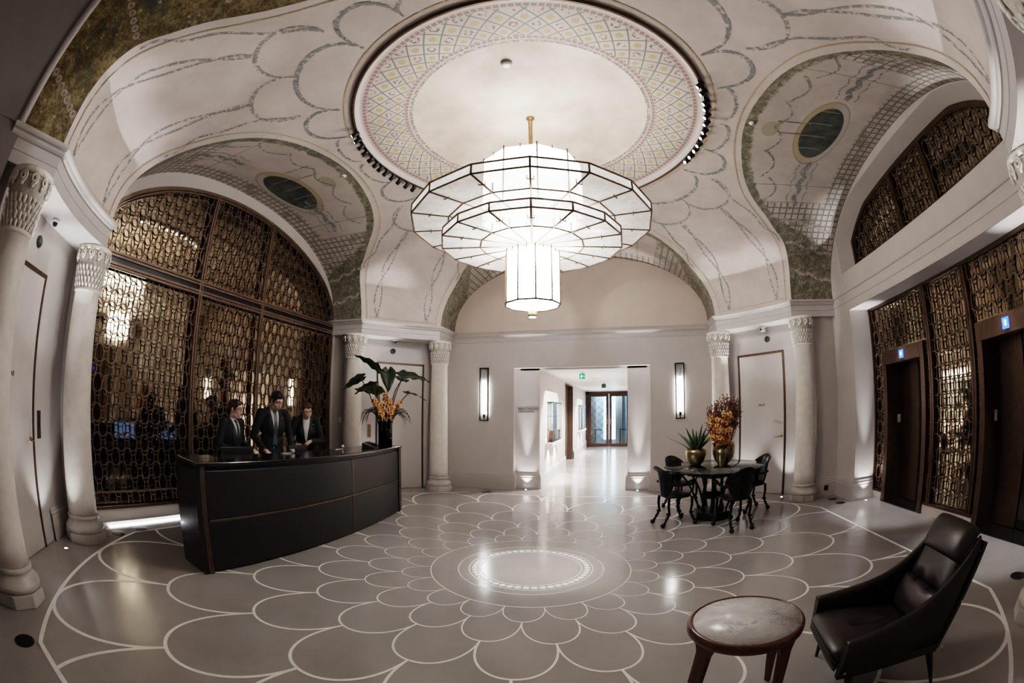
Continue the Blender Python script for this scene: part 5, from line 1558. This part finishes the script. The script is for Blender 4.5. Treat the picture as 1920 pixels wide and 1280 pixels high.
# ---- marble side table
st = empty('side_table', (1.53, -2.305, 0), 0, 'round side table with white marble top in a mahogany rim', 'side table')
mb = MB(); mb.lathe([(.272, .548), (.276, .562), (.284, .566), (.296, .560), (.302, .548), (.300, .52), (.286, .508), (.26, .508), (.26, .548)], 64, cap=False); mb.build('rim', MMAHOG, st)
mb = MB(); mb.lathe([(0, .545), (.274, .545), (.274, .5605), (0, .5605)], 64, cap=False); mb.build('marble_top', MMARBLE, st)
for k in range(4):
    a = radians(33 + 90 * k); c, s = cos(a), sin(a); mb = MB(); rings = []
    for r, z, w, d in ((.272, .525, .07, .03), (.270, .50, .055, .034), (.272, .46, .040, .032), (.283, .30, .032, .028), (.305, .12, .026, .024), (.325, 0, .02, .02)):
        t = V((-s, c, 0)); q = V((c, s, 0)); p = q * r + V((0, 0, z))
        rings.append([p + t * w + q * d * .5, p - t * w + q * d * .5, p - t * w - q * d * .5, p + t * w - q * d * .5])
    mb.loft(rings, smooth=False); mb.build('leg', MMAHOG, st, bevel=.006, seg=3)

# ------------------------------------------------------------------ people behind the desk
MSUIT = pm('black_suit_cloth', (.009, .009, .011), .75, var=.3, scale=60)
MLAPEL = pm('black_lapel_cloth', (.013, .013, .016), .65, var=.2, scale=60)
MSHIRT = pm('white_shirt_cotton', (.62, .61, .60), .7, var=.04)
MTIE = pm('grey_silk_tie', (.085, .083, .085), .4, var=.2)
MTIED = pm('dark_navy_tie', (.018, .018, .026), .45, var=.2)
def skinmat(name, feats):
    g = G(name); P = g.pos()
    n = g.noise(30, 3); c = g.mix(g.sm(n, .3, .7), (.62, .40, .31), (.70, .475, .375))
    for (p, r, col, k) in feats:
        d = g.node('ShaderNodeVectorMath', operation='DISTANCE'); g.put(d.inputs[0], P); d.inputs[1].default_value = p
        c = g.mix(g.ma('MULTIPLY', g.sm(d.outputs['Value'], r, r * .6), k), c, col)
    return g.done(g.pb(c, .5, 0, None, Subsurface_Weight=.05))
def blob(name, fn, mat, parent, vox, sm=6):
    mb = MB(); fn(mb); o = mb.build(name, mat, parent)
    for p in o.data.polygons: p.use_smooth = True
    m = o.modifiers.new('remesh', 'REMESH'); m.mode = 'VOXEL'; m.voxel_size = vox; m.use_smooth_shade = True
    s = o.modifiers.new('smooth', 'SMOOTH'); s.factor = .5; s.iterations = sm
    return o
def person(loc, ang, H, label, lean, head, armL, armR, female=False, hair=(.02, .013, .010), glasses=False, tie=MTIE, pin=True, hands=True):
    k = H / 1.78
    r = empty('person', loc, ang - pi / 2, label, 'person')
    S = Matrix.Scale(k, 4)
    def L(x, y, z):     # lean the upper body forward from the hips
        dz = max(0, z - .95); return V((x, y + math.tan(radians(lean)) * dz - .0, z - dz * (1 - cos(radians(lean))))) * k
    sw = .160 if female else .178
    hy, hp, hr = [radians(a) for a in head]
    piv = L(0, .0, 1.535)
    HM = T(*piv) @ RZ(-hy) @ Matrix.Rotation(-hp, 4, 'X') @ Matrix.Rotation(hr, 4, 'Y') @ T(0, .025 * k, .098 * k) @ S
    def hp_(x, y, z): return HM @ V((x, y, z))
    SL = {-1: L(-sw, -.005, 1.445), 1: L(sw, -.005, 1.445)}
    arms = {-1: [V(p) * k for p in armL], 1: [V(p) * k for p in armR]}
    def hand(mb, sd):
        e, w, d = arms[sd]; d = (d - w).normalized(); up = V((0, 0, 1)); s = d.cross(up).normalized(); up = s.cross(d)
        p0 = w + d * .01; pc = w + d * .05 * k
        mb.cap(w, .024 * k, pc, .030 * k, n=10)
        mb.ell(pc, (.036 * k, .042 * k, .018 * k), R=Matrix((s, d, up)).transposed(), nu=12, nv=8)
        for i, (o, ln) in enumerate(((-.029, .062), (-.010, .072), (.010, .068), (.028, .054))):
            a = pc + s * o * k + d * .03 * k; b = a + (d * .6 + s * o * 2) * ln * .55 * k - up * .006; c = b + (d * .75 - up * .75) * ln * .5 * k
            mb.cap(a, .0095 * k, b, .0088 * k, n=8); mb.cap(b, .0088 * k, c, .0075 * k, n=8)
        ts = -sd if True else 1
        a = w + s * ts * -.0 + d * .02 * k; tdir = (d * .7 + s * (-sd) * .8 - up * .25).normalized()
        b = a + tdir * .045 * k; c = b + (d * .9 - up * .3).normalized() * .03 * k
        mb.cap(a, .012 * k, b, .011 * k, n=8); mb.cap(b, .011 * k, c, .009 * k, n=8)
    def body(mb):
        mb.ell(hp_(0, -.008, .018), (.074 * k, .093 * k, .093 * k), R=HM.to_3x3().normalized(), nu=20, nv=14)
        mb.ell(hp_(0, .028, -.045), (.057 * k, .062 * k, .072 * k), R=HM.to_3x3().normalized(), nu=18, nv=12)
        mb.ell(hp_(0, .058, -.098), (.027 * k, .026 * k, .022 * k), R=HM.to_3x3().normalized())
        mb.cap(hp_(-.045, .02, -.085), .022 * k, hp_(.0, .055, -.1), .022 * k); mb.cap(hp_(.045, .02, -.085), .022 * k, hp_(.0, .055, -.1), .022 * k)
        ny_ = .099 if female else .106; mb.cap(hp_(0, .086, .004), .009 * k, hp_(0, ny_, -.036), (.010 if female else .012) * k); mb.ell(hp_(0, ny_, -.040), (.015 * k, .013 * k, .010 * k), R=HM.to_3x3().normalized())
        for s in (-1, 1):
            mb.cap(hp_(s * .012, .083, .028), .010 * k, hp_(s * .05, .066, .026), .009 * k)      # brow
            mb.ell(hp_(s * .031, .074, .004), (.015 * k, .012 * k, .010 * k), R=HM.to_3x3().normalized())   # eye
            mb.ell(hp_(s * .042, .056, -.03), (.022 * k, .02 * k, .018 * k), R=HM.to_3x3().normalized())  # cheek
            mb.ell(hp_(s * .076, -.012, -.012), (.009 * k, .019 * k, .032 * k), R=HM.to_3x3().normalized())  # ear
        mb.ell(hp_(0, .086, -.066), (.022 * k, .010 * k, .006 * k), R=HM.to_3x3().normalized()); mb.ell(hp_(0, .084, -.077), (.019 * k, .010 * k, .007 * k), R=HM.to_3x3().normalized())
        mb.cap(L(0, -.02, 1.42), .066 * k, hp_(0, -.018, -.06), .052 * k)
        mb.ell(L(0, -.01, 1.28), (.165 * k, .10 * k, .22 * k)); mb.ell(L(0, 0, 1.05), (.14 * k, .095 * k, .2 * k)); mb.ell((0, 0, .92 * k), (.16 * k, .11 * k, .13 * k))
        for s in (-1, 1):
            mb.cap(V((s * .09, 0, .9)) * k, .08 * k, V((s * .10, .01, .50)) * k, .052 * k); mb.cap(V((s * .10, .01, .50)) * k, .052 * k, V((s * .105, -.02, .09)) * k, .036 * k)
            mb.cap(V((s * .105, -.03, .045)) * k, .036 * k, V((s * .115, .13, .03)) * k, .028 * k)
            e, w, d = arms[s]
            mb.cap(SL[s], .048 * k, e, .04 * k); mb.cap(e, .04 * k, w, .027 * k); hand(mb, s)
    brown = (.07, .035, .025); 
    F = [(tuple(hp_(0, .094, -.070)), .013 * k, (.33, .10, .085) if female else (.36, .17, .14), .8), (tuple(hp_(.012, .094, -.07)), (.009 if female else .012) * k, (.33, .10, .085) if female else (.36, .17, .14), .7), (tuple(hp_(-.012, .094, -.07)), (.009 if female else .012) * k, (.33, .10, .085) if female else (.36, .17, .14), .7)]
    for s in (-1, 1):
        F += [(tuple(hp_(s * .031, .088, .004)), .014 * k, (.55, .5, .47), .5), (tuple(hp_(s * .031, .088, .003)), .0085 * k, (.02, .013, .01), .95)]
        for x in (.014, .024, .034, .044): F.append((tuple(hp_(s * x, .088 - x * .28, .030 - abs(x - .028) * .15)), .0095 * k, hair, .85))
    if not female:
        for x, y, z in ((0, .08, -.1), (.03, .062, -.085), (-.03, .062, -.085), (.05, .03, -.065), (-.05, .03, -.065)): F.append((tuple(hp_(x, y, z)), .030 * k, (.34, .22, .18), .25))
    bd = blob('body', body, skinmat('skin_' + label.split()[0] + str(int(H * 1000)), F), r, .0058 * k, 5)
    def hairf(mb):
        R_ = HM.to_3x3().normalized()
        if female:
            mb.ell(hp_(0, -.028, .026), (.078 * k, .090 * k, .089 * k), R=R_, nu=20, nv=14)
            mb.ell(hp_(0, .012, .088), (.05 * k, .06 * k, .028 * k), R=R_); mb.ell(hp_(0, .05, .07), (.02 * k, .03 * k, .024 * k), R=R_)
            for s in (-1, 1):
                mb.ell(hp_(s * .036, .030, .080), (.040 * k, .045 * k, .022 * k), R=R_); mb.ell(hp_(s * .064, .012, .035), (.014 * k, .042 * k, .042 * k), R=R_)
            mb.ell(hp_(0, -.12, .03), (.04 * k, .035 * k, .04 * k), R=R_)
        else:
            mb.ell(hp_(0, -.022, .032), (.081 * k, .096 * k, .092 * k), R=R_, nu=20, nv=14)
            mb.ell(hp_(.01, .03, .092), (.062 * k, .055 * k, .034 * k), R=R_)
            mb.ell(hp_(.015, .055, .075), (.052 * k, .028 * k, .026 * k), R=R_)
            for s in (-1, 1): mb.ell(hp_(s * .068, .012, .005), (.012 * k, .016 * k, .034 * k), R=R_); mb.ell(hp_(s * .06, .03, .055), (.02 * k, .035 * k, .035 * k), R=R_)
            mb.ell(hp_(0, -.07, -.03), (.058 * k, .03 * k, .05 * k), R=R_)
            rnd = random.Random(int(H * 100))
            for _ in range(26):
                a = rnd.uniform(-1.2, 1.2); b = rnd.uniform(-.8, 1); mb.ell(hp_(.065 * sin(a), .05 * b, .032 + .085 * cos(a) * (1 - .25 * b * b)), (.016 * k,) * 3, nu=8, nv=6)
    g = G('hair_' + str(int(H * 1000))); n = g.noise(60, 3, .6); hm = g.done(g.pb(g.mix(n, tuple(c * .5 for c in hair), tuple(min(1, c * 1.9) for c in hair)), .45))
    blob('hair', hairf, hm, r, .006 * k, 3)
    def jacket(mb):
        mb.ell(L(0, -.008, 1.29), (.198 * k * sw / .19, .132 * k, .215 * k), nu=24, nv=16); mb.ell(L(0, .0, 1.08), (.165 * k, .118 * k, .22 * k), nu=20, nv=14); mb.ell(L(0, .0, .93), (.185 * k, .130 * k, .16 * k), nu=20, nv=14)
        mb.cap(V((0, 0, .80)) * k, .12 * k, L(0, 0, .95), .13 * k)
        mb.cap(L(-sw + .03, -.012, 1.450), .056 * k, L(sw - .03, -.012, 1.450), .056 * k); mb.cap(L(-.075, -.028, 1.475), .052 * k, L(.075, -.028, 1.475), .052 * k)
        if female:
            for s in (-1, 1): mb.ell(L(s * .075, .075, 1.27), (.075 * k, .065 * k, .075 * k))
        for s in (-1, 1):
            e, w, d = arms[s]; we = w + (e - w).normalized() * .03
            mb.cap(SL[s], .064 * k, e, .055 * k); mb.cap(e, .055 * k, we, .043 * k)
    jk = blob('jacket', jacket, MSUIT, r, .0085 * k, 6)
    def trousers(mb):
        mb.ell((0, 0, .90 * k), (.178 * k, .125 * k, .15 * k))
        for s in (-1, 1):
            mb.cap(V((s * .09, 0, .88)) * k, .095 * k, V((s * .10, .01, .50)) * k, .075 * k); mb.cap(V((s * .10, .01, .50)) * k, .075 * k, V((s * .105, -.015, .08)) * k, .06 * k)
    blob('trousers', trousers, MSUIT, r, .010 * k, 5)
    for s in (-1, 1):
        mb = MB(); mb.cap(V((s * .105, -.035, .05)) * k, .045 * k, V((s * .118, .15, .035)) * k, .035 * k); mb.box((s * .112 - .04) * k, (s * .112 + .04) * k, -.075 * k, .18 * k, 0, .02 * k)
        mb.build('shoe', MLACQ, r, bevel=.005)
    # shirt front, tie and lapels laid on the jacket
    bpy.context.view_layer.update(); dg = bpy.context.evaluated_depsgraph_get(); ev = jk.evaluated_get(dg); me = ev.to_mesh()
    bvh = BVHTree.FromPolygons([v.co.copy() for v in me.vertices], [tuple(p.vertices) for p in me.polygons]); ev.to_mesh_clear()
    def patch(name, outline, off, mat, n=14, parent=r):
        """outline: list of (z, xl, xr) rows, drawn on the chest"""
        mb = MB(); rows = []
        for z, xl, xr in outline:
            row = []
            for j in range(7):
                x = lerp(xl, xr, j / 6); p = L(x, 0, z); h = bvh.ray_cast(V((p.x, 1.5, p.z)), V((0, -1, 0)))
                q = h[0] if h[0] is not None else p + V((0, .1, 0))
                row.append(q + (h[1] if h[0] is not None else V((0, 1, 0))) * off * k)
            rows.append(row)
        mb.loft(rows, cap=False, closed=False)
        o = mb.build(name, mat, parent); so = o.modifiers.new('thick', 'SOLIDIFY'); so.thickness = .003; so.offset = 0
        return o
    zlow = 1.13 if not female else 1.12; ztp = 1.485
    R_ = [(lerp(zlow, ztp, i / 14), -lerp(.006, .060, (i / 14) ** .8), lerp(.006, .060, (i / 14) ** .8)) for i in range(15)]
    sh = patch('shirt', R_, .004, MSHIRT)
    if tie is not None:
        patch('tie', [(lerp(zlow - (.10 if not female else 0), 1.44, i / 12), -lerp(.034, .017, i / 12), lerp(.034, .017, i / 12)) for i in range(13)] + [(1.45, -.024, .024), (1.475, -.022, .022)], .010, tie)
    for s in (-1, 1):
        rows = []
        for i in range(15):
            t = i / 14; z = lerp(zlow - .01, 1.495, t); xi = s * lerp(.004, .062, t ** .8); wd = .012 + .058 * (sin(pi * min(1, t * 1.25)) if t < .8 else .45 + .2 * (1 - t))
            rows.append((z, xi, xi + s * wd))
        patch('lapel', rows, .008, MLAPEL)
    cm = MB(); n = 24; cz = [(.066, -.012, 1.475), (.063, .0, 1.52), (.070, -.004, 1.50)]
    cm.loft([[L((rr) * cos(2 * pi * j / n), -.012 + oy + rr * .95 * sin(2 * pi * j / n), z - .022 * max(0, sin(2 * pi * j / n))) for j in range(n)] for rr, oy, z in cz], cap=False); cm.build('collar', MSHIRT, r)
    for s in (-1, 1):
        e, w, d = arms[s]; dd = (w - e).normalized(); mb = MB(); mb.tube([w - dd * .045, w - dd * .012], .040 * k if False else .037 * k, 14); mb.build('cuff', MSHIRT, r)
    if pin:
        patch('name_badge', [(1.385, -.125, -.095), (1.392, -.125, -.095)], .014, MSIL)
    mb = MB()
    for z in (1.11, 1.0):
        h = bvh.ray_cast(V((L(.012, 0, z).x, 1.5, L(0, 0, z).z)), V((0, -1, 0)))
        if h[0] is not None: mb = MB(); mb.ell(h[0], (.009, .004, .009), nu=10, nv=6); mb.build('button', MSIL if not female else MLAPEL, r)
    if glasses:
        mb = MB()
        for s in (-1, 1):
            mb.tube([hp_(s * .033 + .024 * cos(t), .099 - .006 * abs(cos(t)), .003 + .017 * sin(t)) for t in [2 * pi * j / 14 for j in range(15)]], .0022 * k, 6)
            mb.tube([hp_(s * .057, .094, .008), hp_(s * .078, .06, .008), hp_(s * .082, -.02, .004)], .0022 * k, 6)
        mb.tube([hp_(-.010, .1, .006), hp_(.010, .1, .006)], .002 * k, 6)
        mb.build('glasses', MBLK, r)
    return r
#            shoulder-relative arm joints: elbow, wrist, fingertip aim (metres at 1.78 m)
person((-3.47, -.69, 0), radians(8), 1.63, 'young man in a black suit with curly dark hair, seen in profile at the left', 5, (-22, 6, 0),
       [(-.26, -.02, 1.16), (-.20, .24, 1.10), (-.17, .36, 1.08)], [(.26, .02, 1.16), (.20, .26, 1.09), (.16, .38, 1.07)], hair=(.035, .018, .013), tie=MTIED, pin=False, glasses=True)
person((-3.47, .06, 0), radians(-22), 1.80, 'tall man in a black suit and glasses looking down, middle of the three', 7, (-18, 26, 0),
       [(-.275, .03, 1.14), (-.20, .25, .98), (-.16, .36, .95)], [(.275, .03, 1.14), (.20, .25, .98), (.16, .36, .95)], hair=(.016, .011, .010), glasses=True)
person((-3.47, .80, 0), radians(-46), 1.70, 'woman in a black suit and white blouse with auburn hair tied back', 11, (-14, 30, 6),
       [(-.25, .10, 1.13), (-.06, .30, 1.14), (-.005, .36, 1.12)], [(.25, .10, 1.12), (.15, .33, 1.08), (.05, .37, 1.08)], female=True, hair=(.058, .023, .014), tie=None)
# yellow note in the woman's hands
mb = MB(); mb.box(-.04, .04, -.03, .03, -.002, .002)
o = mb.build('yellow_note', pm('yellow_paper', (.75, .55, .12), .6)); o.location = (-3.195, .515, 1.062); o.rotation_euler = (.2, .1, radians(-46)); tag(o, "small yellow note held in the woman's hands", 'note')

# ------------------------------------------------------------------ lamps
def spot(loc, to, w, ang, col=(1, .96, .92), r=.02, blend=.6):
    l = bpy.data.lights.new('spot_lamp', 'SPOT'); l.energy = w; l.spot_size = radians(ang); l.spot_blend = blend; l.color = col; l.shadow_soft_size = r
    o = bpy.data.objects.new('spot_lamp', l); COL.objects.link(o); o.location = loc
    o.rotation_euler = (V(to) - V(loc)).to_track_quat('-Z', 'Y').to_euler(); return o
def point(loc, w, col=(1, .96, .92), r=.05):
    l = bpy.data.lights.new('point_lamp', 'POINT'); l.energy = w; l.color = col; l.shadow_soft_size = r
    o = bpy.data.objects.new('point_lamp', l); COL.objects.link(o); o.location = loc; return o
COOL = (.96, .98, 1)
for (x, y), lab in UPL + HID:
    spot((x, y, .02), (x * 1.004, y * 1.004, 3), 16, 74, COOL, .012, .6)
    kx = .985 if abs(x) > 2 else 1.0
    spot((x, y, .021), (x * kx, y * kx, 3), 260, 22, COOL, .012, 1.0)
spot((0, 0, 2.515), (0, 0, 0), 95, 38, (1, .98, .95), .02, .9)
# inside the chandelier trays
for k in range(5):
    a = 2 * pi * k / 5 + .3
    point((.70 * cos(a), .70 * sin(a), 3.53), 1.2, r=.03)
    point((.40 * cos(a), .40 * sin(a), 3.36), 3, r=.03)
# warm wash on the clouded disc
for k in range(4):
    a = pi / 4 + k * pi / 2; spot((.42 * cos(a), .42 * sin(a), 4.22), (.85 * cos(a), .85 * sin(a), 4.93), 2.5, 110, r=.05)
# track spots that are switched on and aimed at the pendentives, cornices and table
for a, tgt, w, an in ((-22, (-3.3, -3.1, 3.4), 150, 26), (19, (-3.3, 3.2, 3.4), 150, 24), (-6, (-3.3, 0, 1.45), 190, 30), (164, (3.2, 3.2, 3.4), 150, 24), (-163, (3.3, -3.1, 3.4), 120, 26), (160, (2.2, 2.1, .9), 70, 22), (2.6, (-2.4, 1.6, 1.3), 60, 18), (11, (-1.0, 4.4, 3.2), 70, 22), (172, (1.4, 4.4, 3.2), 70, 22)):
    spot((1.98 * cos(radians(a)), 1.98 * sin(radians(a)), 4.60), tgt, w, an, COOL, .02, .25)
# corridor downlights, display niches, daylight from the restaurant
for y in (5.6, 7.6, 9.6, 11.6, 13.8):
    spot((.2, y, CZ - .03), (.2, y, 0), 190, 130, (1, .97, .94), .04)
for y in (5.3, 6.15, 7.0, 11.9, 12.8): spot((CX0 + .3, y, CZ - .03), (CX0 + .02, y, .9), 60, 60, (1, .97, .94), .03)
for y in (5.7, 6.6, 12.2, 13.4): spot((CX0 + .09, y, .80), (CX0 + .02, y, .0), 45, 90, (1, .97, .94), .02)
point((.2, 16.0, 2.6), 220, (.55, .78, 1), .3)
for y in (1.15, -1.15): spot((XB - .22, y, NZ - .03), (XB - .32, y, 0), 90, 42, COOL, .03)
point((0, -6.4, 3.2), 10, (1, .9, .82), .3)  # unseen dim fill lamp added behind the camera
w = bpy.data.worlds.new('world'); SC.world = w; w.use_nodes = True
w.node_tree.nodes['Background'].inputs[0].default_value = (.5, .48, .46, 1); w.node_tree.nodes['Background'].inputs[1].default_value = .02

# ------------------------------------------------------------------ camera (diagonal fisheye lens)
cd = bpy.data.cameras.new('fisheye_camera'); cam = bpy.data.objects.new('fisheye_camera', cd); COL.objects.link(cam)
cd.type = 'PANO'; cd.sensor_width = 36; cd.sensor_height = 24; cd.clip_start = .02
FL = 844.68 / 1920 * 36
for tgt in (cd, getattr(cd, 'cycles', None)):
    if tgt is None: continue
    try:
        tgt.panorama_type = 'FISHEYE_EQUISOLID'; tgt.fisheye_lens = FL; tgt.fisheye_fov = radians(200)
    except Exception: pass
yaw, pitch, roll = .2505, .1547, .0054
fw = V((-sin(yaw) * cos(pitch), cos(yaw) * cos(pitch), sin(pitch))); rt = V((cos(yaw), sin(yaw), 0)); up = rt.cross(fw)
r2 = rt * cos(roll) + up * sin(roll); u2 = up * cos(roll) - rt * sin(roll)
m = Matrix((r2, u2, -fw)).transposed().to_4x4(); m.translation = (.8828, -4.2649, 1.6)
cam.matrix_world = m
SC.camera = cam
SC.view_settings.view_transform = 'Filmic'; SC.view_settings.look = 'High Contrast'; SC.view_settings.exposure = 0.92
SC.cycles.use_denoising = True
SC.cycles.max_bounces = 5; SC.cycles.diffuse_bounces = 4; SC.cycles.glossy_bounces = 3; SC.cycles.transmission_bounces = 3; SC.cycles.transparent_max_bounces = 10
SC.cycles.caustics_reflective = False; SC.cycles.caustics_refractive = False
SC.cycles.use_adaptive_sampling = True; SC.cycles.adaptive_threshold = .06
SC.cycles.sample_clamp_indirect = 6
